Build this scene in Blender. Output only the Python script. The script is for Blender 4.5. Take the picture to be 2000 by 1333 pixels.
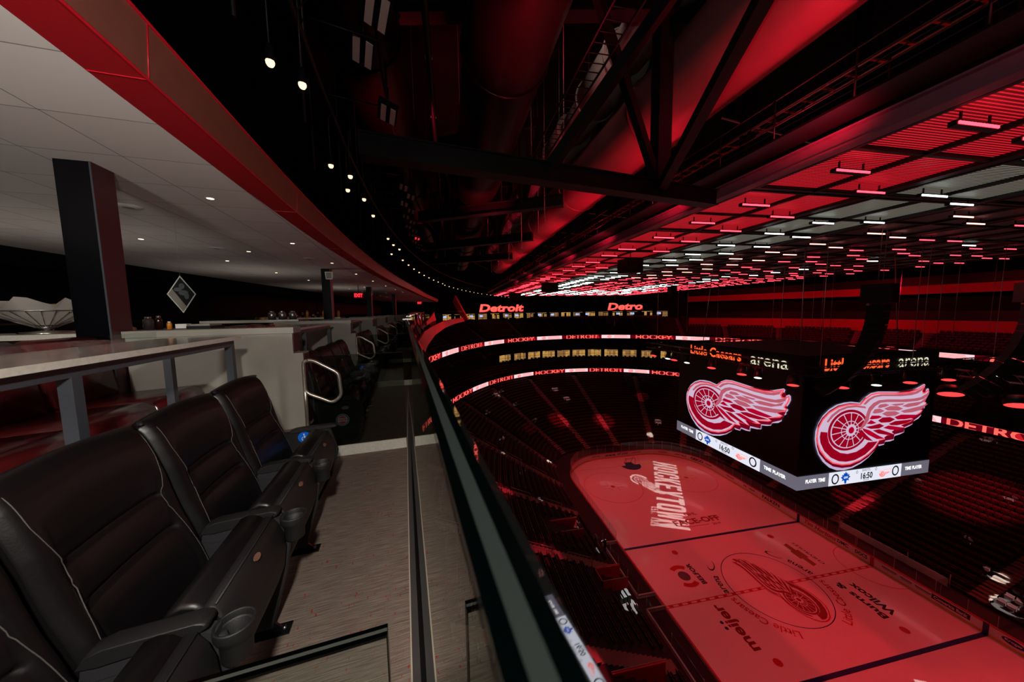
import bpy, bmesh, math, random
from mathutils import Vector, Matrix
random.seed(7)
R=math.radians; PI=math.pi
for o in list(bpy.data.objects): bpy.data.objects.remove(o)
S=bpy.context.scene; COL=S.collection
# ------------------------------------------------------------------ camera, world, big lights, exposure
CX,CY,CZ=-31.732,-25.671,28.468
yaw,pit,rol,FPX=0.1864,0.0906,0.0152,639.07
cam=bpy.data.cameras.new('camera'); camo=bpy.data.objects.new('camera',cam); COL.objects.link(camo)
f=Vector((math.sin(yaw)*math.cos(pit),math.cos(yaw)*math.cos(pit),-math.sin(pit)))
rt=Vector((math.cos(yaw),-math.sin(yaw),0)); dn=f.cross(rt)
rt2=math.cos(rol)*rt+math.sin(rol)*dn; dn2=-math.sin(rol)*rt+math.cos(rol)*dn
M=Matrix((rt2,-dn2,-f)).transposed().to_4x4(); M.translation=Vector((CX,CY,CZ)); camo.matrix_world=M
cam.sensor_fit='HORIZONTAL'; cam.sensor_width=36; cam.lens=36*FPX/2000; cam.clip_start=.01; cam.clip_end=400
cam.dof.use_dof=True; cam.dof.focus_distance=6; cam.dof.aperture_fstop=9
S.camera=camo
S.view_settings.view_transform='Standard'; S.view_settings.look='None'; S.view_settings.gamma=1; S.view_settings.exposure=0
S.view_settings.use_curve_mapping=False
w=bpy.data.worlds.new('world'); S.world=w; w.use_nodes=True
w.node_tree.nodes['Background'].inputs[0].default_value=(.5,.12,.12,1); w.node_tree.nodes['Background'].inputs[1].default_value=.0012
# ---- the deck's own frame: v towards the ice, u along the glass rail, h above the front aisle
RA=R(7.5); ca,sa=math.cos(RA),math.sin(RA); DZ=CZ-1.6
def bend(u): return max(0,u-2)**2/400
def rot_at(u): return RA-math.atan(2*max(0,u-2)/400)
HC=2.954   # lounge ceiling height above the front aisle
def LW(v,u,h=0): 
    v=v+bend(u); return Vector((CX+v*ca-u*sa, CY+v*sa+u*ca, DZ+h))
def lamp(kind,name,loc,energy,color,size=.3,aim=None,spot=None,blend=.3,label=None):
    l=bpy.data.lights.new(name,kind); l.energy=energy; l.color=color
    if kind=='AREA': l.size=size
    else: l.shadow_soft_size=size
    if kind=='SPOT': l.spot_size=R(spot); l.spot_blend=blend
    o=bpy.data.objects.new(name,l); COL.objects.link(o); o.location=loc
    if aim is not None: o.rotation_euler=(Vector(aim)-Vector(loc)).to_track_quat('-Z','Y').to_euler()
    return o
lamp('POINT','camera_flash',LW(-.07,-.5,2.45),330,(1,.93,.84),.07)
lamp('AREA','ceiling_fill_light',LW(-2.2,-1.3,1.7),95,(1,.94,.87),.5,LW(-3.0,1.2,4))  # added unseen area fill that brightens the lounge ceiling
RED=(1,.025,.07)
for x,y in ((-19,-21),(19,-21),(-19,-4),(19,-4),(-19,13),(19,13),(-17,28),(17,28)):
    lamp('SPOT','ice_spotlight',(x,y,32.3),(8600 if y<0 else 6600),(1,.034,.045),.5,(x*.12,y*.95,0),62,.7)
for x,y in ((-14,-10),(-14,12),(15,0),(15,24),(0,36),(-10,38)):
    lamp('SPOT','bowl_spotlight',(x,y,32.3),2600,RED,.3,(x*1.75,y*1.35,3),62,.7)
for v,u in ((-5,7),(-4.5,12),(-4,19)): lamp('SPOT','lounge_fill_spot',LW(v,u,.8),26,(1,.85,.75),.05,LW(v,u,4),150,1)  # added unseen fills that lift the lounge ceiling, no lamps on the counters
# ------------------------------------------------------------------ materials
def P(name,col,rough=.6,metal=0,emit=None,es=0,spec=.5,coat=0,bump=None,alpha=1):
    m=bpy.data.materials.new(name); m.use_nodes=True; n=m.node_tree; b=n.nodes['Principled BSDF']
    c=tuple(col)+(1,) if len(col)==3 else col
    b.inputs['Base Color'].default_value=c; b.inputs['Roughness'].default_value=rough; b.inputs['Metallic'].default_value=metal
    b.inputs['Specular IOR Level'].default_value=spec; b.inputs['Coat Weight'].default_value=coat
    if emit: b.inputs['Emission Color'].default_value=tuple(emit)+(1,); b.inputs['Emission Strength'].default_value=es
    if bump:
        t=n.nodes.new('ShaderNodeTexNoise'); t.inputs['Scale'].default_value=bump[0]; t.inputs['Detail'].default_value=4
        tc=n.nodes.new('ShaderNodeTexCoord'); n.links.new(tc.outputs['Object'],t.inputs['Vector'])
        bp=n.nodes.new('ShaderNodeBump'); bp.inputs['Strength'].default_value=bump[1]; bp.inputs['Distance'].default_value=.01
        n.links.new(t.outputs['Fac'],bp.inputs['Height']); n.links.new(bp.outputs[0],b.inputs['Normal'])
        cr=n.nodes.new('ShaderNodeMix'); cr.data_type='RGBA'; cr.inputs[6].default_value=tuple(x*.8 for x in c[:3])+(1,); cr.inputs[7].default_value=tuple(min(1,x*1.2) for x in c[:3])+(1,)
        n.links.new(t.outputs['Fac'],cr.inputs[0]); n.links.new(cr.outputs[2],b.inputs['Base Color'])
    return m
def E(name,col,s=1): 
    return P(name,(.01,.01,.01),.6,emit=col,es=s,spec=.1)
leather=P('black_leather',(.0050,.0042,.0046),.38,bump=(160,.05),spec=.36)
plastic=P('black_plastic',(.009,.009,.0095),.5,bump=(400,.2))
plastic2=P('charcoal_plastic',(.022,.022,.025),.5)
piping=P('grey_piping',(.06,.055,.052),.6)
chrome=P('chrome',(.6,.58,.55),.2,1); blackgloss=P('black_gloss_metal',(.008,.008,.009),.15,.2)
brushed=P('brushed_steel',(.52,.47,.4),.33,.85,bump=(60,.05))
copperpl=P('engraved_plate',(.45,.3,.22),.35,.8)
redleather=P('red_leather',(.085,.008,.009),.2,bump=(14,.06),spec=.6)
steelpaint=P('slate_painted_steel',(.045,.05,.062),.4,bump=(90,.1))
quartz=P('white_quartz',(.62,.6,.53),.35,bump=(50,.1)); quartztop=P('grey_counter',(.22,.2,.17),.12,bump=(25,.05))
greypanel=P('grey_laminate',(.27,.25,.215),.5,bump=(3,.03))
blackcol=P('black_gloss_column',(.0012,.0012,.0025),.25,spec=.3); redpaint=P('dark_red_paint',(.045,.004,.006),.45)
darkwall=P('dark_wall',(.0022,.002,.0022),.7,spec=.1); darkglass=P('dark_mirror_glass',(.004,.004,.004),.04,0,spec=.9)
wood=P('dark_wood',(.05,.025,.015),.3,bump=(12,.1))
white=P('white_paint',(.75,.75,.72),.5); redfas=P('red_soffit_paint',(.42,.004,.012),.5)
copper=P('copper_fascia',(.34,.12,.085),.3,.4,bump=(8,.05)); redtrim=P('bright_red_trim',(.6,.006,.02),.4)
blacksteel=P('black_steel',(.005,.004,.0045),.5,.2,bump=(2,.1)); purplelitsteel=P('purple_lit_steel',(.26,.11,.17),.5,bump=(4,.1))  # edge beam's purple light is put into its base colour
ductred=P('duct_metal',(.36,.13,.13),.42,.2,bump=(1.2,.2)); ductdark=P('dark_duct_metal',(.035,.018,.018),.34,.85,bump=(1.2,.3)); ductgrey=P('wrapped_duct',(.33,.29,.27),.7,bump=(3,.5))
concrete=P('concrete',(.014,.010,.010),.85,bump=(2,.2)); aislemat=P('aisle_concrete',(.17,.12,.10),.8,bump=(3,.2)); seatmat=P('seat_plastic',(.035,.006,.007),.38); seatmat2=P('seat_upholstery',(.05,.01,.01),.6)
balconyred=P('red_balcony_paint',(.55,.012,.025),.55); blackmat=P('black_matte',(.004,.0035,.004),.8)
board=P('dasher_white',(.75,.72,.7),.4); kick=P('yellow_kickplate',(.75,.42,.05),.4); redcap=P('red_dasher_cap',(.5,.02,.03),.4)
railmat=P('steel_rail',(.5,.45,.42),.35,.6)
inkblack=P('ink_black',(.012,.01,.02),.5); inkblue=P('ink_blue',(.012,.015,.14),.3); inkred=P('ink_red',(.5,.012,.02),.35); inkdark=P('ink_dark_red',(.22,.01,.015),.35); inkgold=P('ink_brown',(.3,.12,.03),.4); inkgrey=P('ink_grey',(.12,.11,.12),.4)
ledred=E('led_red',(1,.03,.05),7); ledwhite=E('led_white',(.85,1,.92),6); ledpink=E('led_pink',(1,.3,.25),5)
scr_black=P('screen_black',(.004,.003,.004),.35); 
scr_white=E('screen_white',(.80,.81,.92),1.0); scr_grey=E('screen_grey',(.14,.13,.17),1.0); ltr_white=E('letter_white',(1,1,1),1.1)
lg_lilac=E('logo_lilac',(.52,.42,.62),1.0); lg_dark=E('logo_shadow_red',(.16,.0,.012),1.0); lg_bright=E('logo_neon_red',(1,.09,.12),1.0)
lg_pale=E('logo_pale',(.62,.47,.62),1.0); lg_red=E('logo_red',(.30,.0,.012),1.0); lg_pink=E('logo_pink',(.48,.1,.15),1.0); lg_red2=E('logo_red_bright',(.42,.0,.02),1.0)
sc_blue=E('screen_blue',(.0,.07,.5),1.0); sc_ink=E('screen_ink',(.008,.008,.01),1.0)
rib_salmon=E('ribbon_salmon',(1,.12,.09),1.3); rib_white=E('ribbon_white',(1,.62,.66),1.1); rib_dark=E('ribbon_dark_red',(.12,.0,.006),1.0); rib_red=E('ribbon_red',(.6,.01,.02),1.0)
let_orange=E('letter_orange',(1,.11,.03),1.2); let_cream=E('letter_cream',(.75,.72,.5),1.0)
bulb=E('warm_bulb',(1,.6,.26),3.2); bulb2=E('warm_downlight',(1,.72,.42),7); amber=E('amber_glow',(.62,.33,.08),.8); amberdim=E('amber_dim_glow',(.30,.15,.05),.8); tvblue=E('television_blue',(.45,.55,.95),1.0); exitred=E('exit_red',(1,.03,.04),1.6); redlens=E('red_lens',(1,.05,.05),1.6); whitelens=E('white_lens',(.9,1,.95),3)
def carpet_mat():
    m=P('carpet',(.1,.09,.08),.95,spec=.1); n=m.node_tree; b=n.nodes['Principled BSDF']; L=n.links
    tc=n.nodes.new('ShaderNodeTexCoord'); mp=n.nodes.new('ShaderNodeMapping'); mp.inputs['Scale'].default_value=(6,150,1); L.new(tc.outputs['Object'],mp.inputs[0])
    t=n.nodes.new('ShaderNodeTexNoise'); t.inputs['Scale'].default_value=1.2; t.inputs['Detail'].default_value=6; L.new(mp.outputs[0],t.inputs[0])
    fine=n.nodes.new('ShaderNodeTexNoise'); fine.inputs['Scale'].default_value=320; L.new(tc.outputs['Object'],fine.inputs[0])
    cr=n.nodes.new('ShaderNodeValToRGB'); cr.color_ramp.elements[0].color=(.095,.072,.060,1); cr.color_ramp.elements[1].color=(.28,.22,.185,1); cr.color_ramp.elements[0].position=.3; cr.color_ramp.elements[1].position=.75
    ad=n.nodes.new('ShaderNodeMath'); ad.operation='MULTIPLY_ADD'; L.new(fine.outputs[0],ad.inputs[0]); ad.inputs[1].default_value=.45; L.new(t.outputs[0],ad.inputs[2])
    sb=n.nodes.new('ShaderNodeMath'); sb.operation='SUBTRACT'; L.new(ad.outputs[0],sb.inputs[0]); sb.inputs[1].default_value=.22; L.new(sb.outputs[0],cr.inputs[0])
    mp2=n.nodes.new('ShaderNodeMapping'); mp2.inputs['Scale'].default_value=(75,24,1); L.new(tc.outputs['Object'],mp2.inputs[0])
    t2=n.nodes.new('ShaderNodeTexNoise'); t2.inputs['Scale'].default_value=1; t2.inputs['Detail'].default_value=3; L.new(mp2.outputs[0],t2.inputs[0])
    big=n.nodes.new('ShaderNodeTexNoise'); big.inputs['Scale'].default_value=5; L.new(tc.outputs['Object'],big.inputs[0])
    mu=n.nodes.new('ShaderNodeMath'); mu.operation='MULTIPLY_ADD'; L.new(big.outputs[0],mu.inputs[0]); mu.inputs[1].default_value=.25; L.new(t2.outputs[0],mu.inputs[2])
    gt=n.nodes.new('ShaderNodeMath'); gt.operation='GREATER_THAN'; gt.inputs[1].default_value=.80; L.new(mu.outputs[0],gt.inputs[0])
    mx=n.nodes.new('ShaderNodeMix'); mx.data_type='RGBA'; L.new(gt.outputs[0],mx.inputs[0]); L.new(cr.outputs[0],mx.inputs[6]); mx.inputs[7].default_value=(.3,.03,.022,1)
    L.new(mx.outputs[2],b.inputs['Base Color']); return m
carpet=carpet_mat()
def tile_mat():
    m=P('ceiling_tile',(.8,.79,.76),.9,spec=.1); n=m.node_tree; b=n.nodes['Principled BSDF']; L=n.links
    tc=n.nodes.new('ShaderNodeTexCoord'); mp=n.nodes.new('ShaderNodeMapping'); mp.inputs['Location'].default_value=(.34,.29,0); L.new(tc.outputs['Object'],mp.inputs[0])
    br=n.nodes.new('ShaderNodeTexBrick'); br.offset=0; br.inputs['Scale'].default_value=1; br.inputs['Mortar Size'].default_value=.004; br.inputs['Brick Width'].default_value=.62; br.inputs['Row Height'].default_value=.677; br.inputs['Mortar Smooth'].default_value=0; br.inputs['Bias'].default_value=0
    br.inputs['Color1'].default_value=(.80,.77,.74,1); br.inputs['Color2'].default_value=(.73,.70,.67,1); br.inputs['Mortar'].default_value=(.28,.26,.25,1)
    L.new(mp.outputs[0],br.inputs[0]); L.new(br.outputs[0],b.inputs['Base Color'])
    bp=n.nodes.new('ShaderNodeBump'); bp.invert=True; bp.inputs['Strength'].default_value=1; bp.inputs['Distance'].default_value=.02; L.new(br.outputs['Fac'],bp.inputs['Height']); L.new(bp.outputs[0],b.inputs['Normal'])
    return m
tile=tile_mat()
def glass_mat(name,tint,dark=1.0,dust=0.0):
    m=bpy.data.materials.new(name); m.use_nodes=True; n=m.node_tree; L=n.links; n.nodes.clear()
    o=n.nodes.new('ShaderNodeOutputMaterial'); tr=n.nodes.new('ShaderNodeBsdfTransparent'); tr.inputs[0].default_value=tuple(tint)+(1,)
    g=n.nodes.new('ShaderNodeBsdfGlossy'); g.inputs['Roughness'].default_value=.0; g.inputs[0].default_value=(.95,1,.97,1)
    fr=n.nodes.new('ShaderNodeFresnel'); fr.inputs[0].default_value=1.5; mx=n.nodes.new('ShaderNodeMixShader')
    ge=n.nodes.new('ShaderNodeNewGeometry'); sb=n.nodes.new('ShaderNodeMath'); sb.operation='SUBTRACT'; sb.inputs[0].default_value=1; L.new(ge.outputs['Backfacing'],sb.inputs[1]); ml=n.nodes.new('ShaderNodeMath'); ml.operation='MULTIPLY'; L.new(sb.outputs[0],ml.inputs[0]); L.new(fr.outputs[0],ml.inputs[1])
    L.new(ml.outputs[0],mx.inputs[0]); L.new(tr.outputs[0],mx.inputs[1]); L.new(g.outputs[0],mx.inputs[2]); L.new(mx.outputs[0],o.inputs[0])
    return m
glass=glass_mat('clear_glass',(.86,.92,.89)); glassdark=glass_mat('tinted_glass',(.62,.66,.62)); rinkglass=glass_mat('rink_glass',(.93,.95,.95))
edgedark=P('glass_edge_dark',(.0001,.0003,.0003),.12,spec=.15); edgelight=P('glass_edge_interlayer',(.0045,.006,.0056),.4,spec=.2)
edgebev=P('glass_edge_bevel',(.003,.004,.004),.03,spec=1,coat=1); edgebev.node_tree.nodes['Principled BSDF'].inputs['IOR'].default_value=2.6
def ice_mat():
    m=P('ice',(.80,.78,.78),.16,spec=.5,coat=.3); n=m.node_tree; b=n.nodes['Principled BSDF']; L=n.links
    tc=n.nodes.new('ShaderNodeTexCoord'); t=n.nodes.new('ShaderNodeTexNoise'); t.inputs['Scale'].default_value=.5; t.inputs['Detail'].default_value=5; L.new(tc.outputs['Object'],t.inputs[0])
    r=n.nodes.new('ShaderNodeMapRange'); r.inputs[3].default_value=.07; r.inputs[4].default_value=.22; L.new(t.outputs[0],r.inputs[0]); L.new(r.outputs[0],b.inputs['Roughness'])
    return m
ice=ice_mat()
def mesh_panel(name,col,s):  # striped emission stands in for LED light falling on the mesh
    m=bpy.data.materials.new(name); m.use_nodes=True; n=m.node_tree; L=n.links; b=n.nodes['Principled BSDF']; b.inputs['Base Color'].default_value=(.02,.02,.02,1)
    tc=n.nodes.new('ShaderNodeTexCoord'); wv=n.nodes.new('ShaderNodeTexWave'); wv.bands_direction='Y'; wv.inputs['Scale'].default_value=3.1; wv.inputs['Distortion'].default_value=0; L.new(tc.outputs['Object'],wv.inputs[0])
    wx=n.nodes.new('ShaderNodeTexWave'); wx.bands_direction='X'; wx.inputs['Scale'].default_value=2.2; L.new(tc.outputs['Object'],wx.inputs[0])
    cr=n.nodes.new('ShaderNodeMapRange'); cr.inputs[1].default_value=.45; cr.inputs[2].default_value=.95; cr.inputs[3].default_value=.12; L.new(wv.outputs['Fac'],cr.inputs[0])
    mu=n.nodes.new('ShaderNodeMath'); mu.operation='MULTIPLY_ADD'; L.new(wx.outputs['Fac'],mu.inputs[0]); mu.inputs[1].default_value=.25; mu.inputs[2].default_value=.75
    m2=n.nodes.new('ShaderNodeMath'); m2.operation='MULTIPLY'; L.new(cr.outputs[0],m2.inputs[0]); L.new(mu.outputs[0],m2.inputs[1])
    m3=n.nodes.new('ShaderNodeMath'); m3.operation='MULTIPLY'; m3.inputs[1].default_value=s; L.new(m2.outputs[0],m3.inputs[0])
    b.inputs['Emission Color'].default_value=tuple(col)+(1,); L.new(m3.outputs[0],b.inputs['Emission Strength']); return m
meshred=mesh_panel('glow_mesh_red',(1,.012,.03),.85); meshwhite=mesh_panel('glow_mesh_white',(.8,.78,.62),.26); meshdim=mesh_panel('glow_mesh_dim',(.3,.1,.1),.05); meshpink=mesh_panel('glow_mesh_rose',(.8,.22,.18),.28)
# ------------------------------------------------------------------ helpers
class MB:
    def __init__(s): s.v=[]; s.f=[]; s.m=[]; s.sm=[]
    def face(s,idx,m=0,sm=False): s.f.append(idx); s.m.append(m); s.sm.append(sm)
    def poly(s,pts,m=0):
        b=len(s.v); s.v+=[tuple(p) for p in pts]; s.face(list(range(b,b+len(pts))),m); return s
    def box(s,c,d,m=0,rz=0,mat=None):
        b=len(s.v); cr,sr=math.cos(rz),math.sin(rz)
        for x in (-.5,.5):
            for y in (-.5,.5):
                for z in (-.5,.5):
                    p=Vector((x*d[0],y*d[1],z*d[2])); p=Vector((p.x*cr-p.y*sr,p.x*sr+p.y*cr,p.z))
                    if mat: p=mat@p
                    s.v.append(tuple(Vector(c)+p))
        for q in ((0,1,3,2),(4,6,7,5),(0,4,5,1),(2,3,7,6),(0,2,6,4),(1,5,7,3)): s.face([b+i for i in q],m)
        return s
    def b2(s,lo,hi,m=0): return s.box([(a+c)/2 for a,c in zip(lo,hi)],[c-a for a,c in zip(lo,hi)],m)
    def prism(s,pts,axis,a,b_,m=0,bev=0):
        # pts 2D in the other two axes, extruded along axis from a to b_
        def mk(p,t):
            return {0:(t,p[0],p[1]),1:(p[0],t,p[1]),2:(p[0],p[1],t)}[axis]
        n=len(pts); rings=[]
        if bev:
            cx=sum(p[0] for p in pts)/n; cy=sum(p[1] for p in pts)/n
            ins=[(cx+(p[0]-cx)*(1-bev/max(.02,math.hypot(p[0]-cx,p[1]-cy))),cy+(p[1]-cy)*(1-bev/max(.02,math.hypot(p[0]-cx,p[1]-cy)))) for p in pts]
            sg=1 if b_>a else -1
            rings=[(ins,a),(pts,a+sg*bev),(pts,b_-sg*bev),(ins,b_)]
        else: rings=[(pts,a),(pts,b_)]
        base=len(s.v)
        for ps,t in rings: s.v+=[mk(p,t) for p in ps]
        for k in range(len(rings)-1):
            for i in range(n):
                j=(i+1)%n; s.face([base+k*n+i,base+k*n+j,base+(k+1)*n+j,base+(k+1)*n+i],m,bool(bev))
        s.face(list(range(base+n-1,base-1,-1)),m); e=base+(len(rings)-1)*n; s.face(list(range(e,e+n)),m); return s
    def tube(s,path,r,n=8,m=0,closed=False,cap=True):
        path=[Vector(p) for p in path]; K=len(path); base=len(s.v); up=None
        for i,p in enumerate(path):
            if closed: t=path[(i+1)%K]-path[i-1]
            else: t=path[min(i+1,K-1)]-path[max(i-1,0)]
            t.normalize()
            if up is None: up=t.orthogonal().normalized()
            up=(up-t*up.dot(t)).normalized() if (up-t*up.dot(t)).length>1e-6 else t.orthogonal().normalized()
            sd=t.cross(up); rr=r[i] if isinstance(r,(list,tuple)) else r
            for k in range(n):
                a=2*PI*k/n; s.v.append(tuple(p+(up*math.cos(a)+sd*math.sin(a))*rr))
        for i in range(K if closed else K-1):
            j=(i+1)%K
            for k in range(n):
                l=(k+1)%n; s.face([base+i*n+k,base+i*n+l,base+j*n+l,base+j*n+k],m,True)
        if cap and not closed: s.face([base+k for k in range(n)][::-1],m); s.face([base+(K-1)*n+k for k in range(n)],m)
        return s
    def bar(s,p0,p1,w_,h_=None,m=0):
        h_=h_ or w_; p0=Vector(p0);p1=Vector(p1); t=(p1-p0); L_=t.length; t.normalize()
        sd=t.cross(Vector((0,0,1))); 
        if sd.length<1e-4: sd=Vector((1,0,0))
        sd.normalize(); up=sd.cross(t); b=len(s.v)
        for p in (p0,p1):
            for a,c in ((-1,-1),(1,-1),(1,1),(-1,1)): s.v.append(tuple(p+sd*a*w_/2+up*c*h_/2))
        for q in ((3,2,1,0),(4,5,6,7),(0,1,5,4),(1,2,6,5),(2,3,7,6),(3,0,4,7)): s.face([b+i for i in q],m)
        return s
    def lathe(s,prof,c=(0,0,0),n=24,m=0,axis=2):
        b=len(s.v)
        for r_,z in prof:
            for k in range(n):
                a=2*PI*k/n; x,y=r_*math.cos(a),r_*math.sin(a)
                p=(x,y,z) if axis==2 else ((z,x,y) if axis==0 else (x,z,y)); s.v.append((c[0]+p[0],c[1]+p[1],c[2]+p[2]))
        for i in range(len(prof)-1):
            for k in range(n):
                l=(k+1)%n; s.face([b+i*n+k,b+i*n+l,b+(i+1)*n+l,b+(i+1)*n+k],m,True)
        return s
    def grid(s,fn,us,vs,m=0,sm=True):
        b=len(s.v); nv=len(vs)
        for u in us:
            for v in vs: s.v.append(tuple(fn(u,v)))
        for i in range(len(us)-1):
            for j in range(nv-1): s.face([b+i*nv+j,b+(i+1)*nv+j,b+(i+1)*nv+j+1,b+i*nv+j+1],m,sm)
        return s
    def build(s,name,mats,parent=None,fix=True):
        me=bpy.data.meshes.new(name); me.from_pydata(s.v,[],s.f)
        for m_ in (mats if isinstance(mats,(list,tuple)) else [mats]): me.materials.append(m_)
        me.polygons.foreach_set('material_index',s.m); me.polygons.foreach_set('use_smooth',s.sm)
        if fix:
            bm=bmesh.new(); bm.from_mesh(me); bmesh.ops.recalc_face_normals(bm,faces=bm.faces); bm.to_mesh(me); bm.free()
        me.update(); return link(name,me,parent)
def link(name,me,parent=None):
    o=bpy.data.objects.new(name,me); COL.objects.link(o)
    if parent: o.parent=parent
    return o
def tag(o,label,cat,group=None,kind=None):
    if label: o['label']=label
    if cat: o['category']=cat
    if group: o['group']=group
    if kind: o['kind']=kind
    return o
def struct(o,label=None):
    o['kind']='structure'
    if label: o['label']=label
    return o
def thing(name,label,cat,loc=(0,0,0),rz=0,group=None,kind=None):
    o=bpy.data.objects.new(name,None); o.empty_display_size=.2; COL.objects.link(o); o.location=loc; o.rotation_euler=(0,0,rz); return tag(o,label,cat,group,kind)
def dup(root,loc=None,rz=None,label=None,group=None):
    def cp(o,par):
        c=o.copy(); COL.objects.link(c)
        if par: c.parent=par
        for ch in kids.get(o.name,[]): cp(ch,c)
        return c
    kids={}
    def gather(o):
        for ch in o.children: kids.setdefault(o.name,[]).append(ch); gather(ch)
    gather(root); r=cp(root,None)
    if loc is not None: r.location=loc
    if rz is not None: r.rotation_euler=(0,0,rz)
    if label: r['label']=label
    if group: r['group']=group
    return r
def at(o,v,u,h=0): o.location=LW(v,u,h); o.rotation_euler=(0,0,rot_at(u)); return o
_dg=None
def textmesh(body,size=1,bold=0,xs=1,align='CENTER',spacing=1,extr=0,shear=0):
    cu=bpy.data.curves.new('t','FONT'); cu.body=body; cu.size=size; cu.offset=bold; cu.align_x=align; cu.align_y='CENTER'; cu.space_character=spacing; cu.extrude=extr; cu.shear=shear; cu.resolution_u=3
    o=bpy.data.objects.new('t',cu); COL.objects.link(o); dg=bpy.context.evaluated_depsgraph_get(); me=bpy.data.meshes.new_from_object(o.evaluated_get(dg))
    bpy.data.objects.remove(o); bpy.data.curves.remove(cu)
    for v in me.vertices: v.co.x*=xs
    return me
def textobj(name,body,mat,parent,fn,**k):
    """flat lettering laid on a surface by fn(x,y)->point"""
    me=textmesh(body,**k)
    for v in me.vertices: v.co=Vector(fn(v.co.x,v.co.y))
    me.materials.clear(); me.materials.append(mat); me.name=name; me.update(); return link(name,me,parent)
def inset(pts,d):
    n=len(pts); A=sum(pts[i][0]*pts[(i+1)%n][1]-pts[(i+1)%n][0]*pts[i][1] for i in range(n)); sg=1 if A>0 else -1; out=[]
    for i in range(n):
        p0,p,p1=pts[i-1],pts[i],pts[(i+1)%n]; a=Vector((p[0]-p0[0],p[1]-p0[1])); b=Vector((p1[0]-p[0],p1[1]-p[1]))
        if a.length<1e-6 or b.length<1e-6: out.append(p); continue
        a.normalize(); b.normalize(); nrm=Vector((-a.y,a.x))+Vector((-b.y,b.x))
        if nrm.length<.3: nrm=-(b-a)*-1
        if nrm.length<1e-6: out.append(p); continue
        nrm.normalize(); out.append((p[0]+sg*nrm.x*d,p[1]+sg*nrm.y*d))
    return out
from mathutils.geometry import tessellate_polygon
def flat(mb,pts,fn,m=0):
    tr=tessellate_polygon([[Vector((p[0],p[1],0)) for p in pts]]); b=len(mb.v); mb.v+=[tuple(fn(*p)) for p in pts]
    for t in tr: mb.face([b+i for i in t],m)
def ell(cx,cy,rx,ry,n=36,a0=0,a1=2*PI): return [(cx+rx*math.cos(a0+(a1-a0)*i/n),cy+ry*math.sin(a0+(a1-a0)*i/n)) for i in range(n+(0 if abs(a1-a0-2*PI)<1e-6 else 1))]
def ringp(cx,cy,ro,ri,a0,a1,n=20): 
    return ell(cx,cy,ro,ro,n,a0,a1)+ell(cx,cy,ri,ri,n,a0,a1)[::-1]
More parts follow.
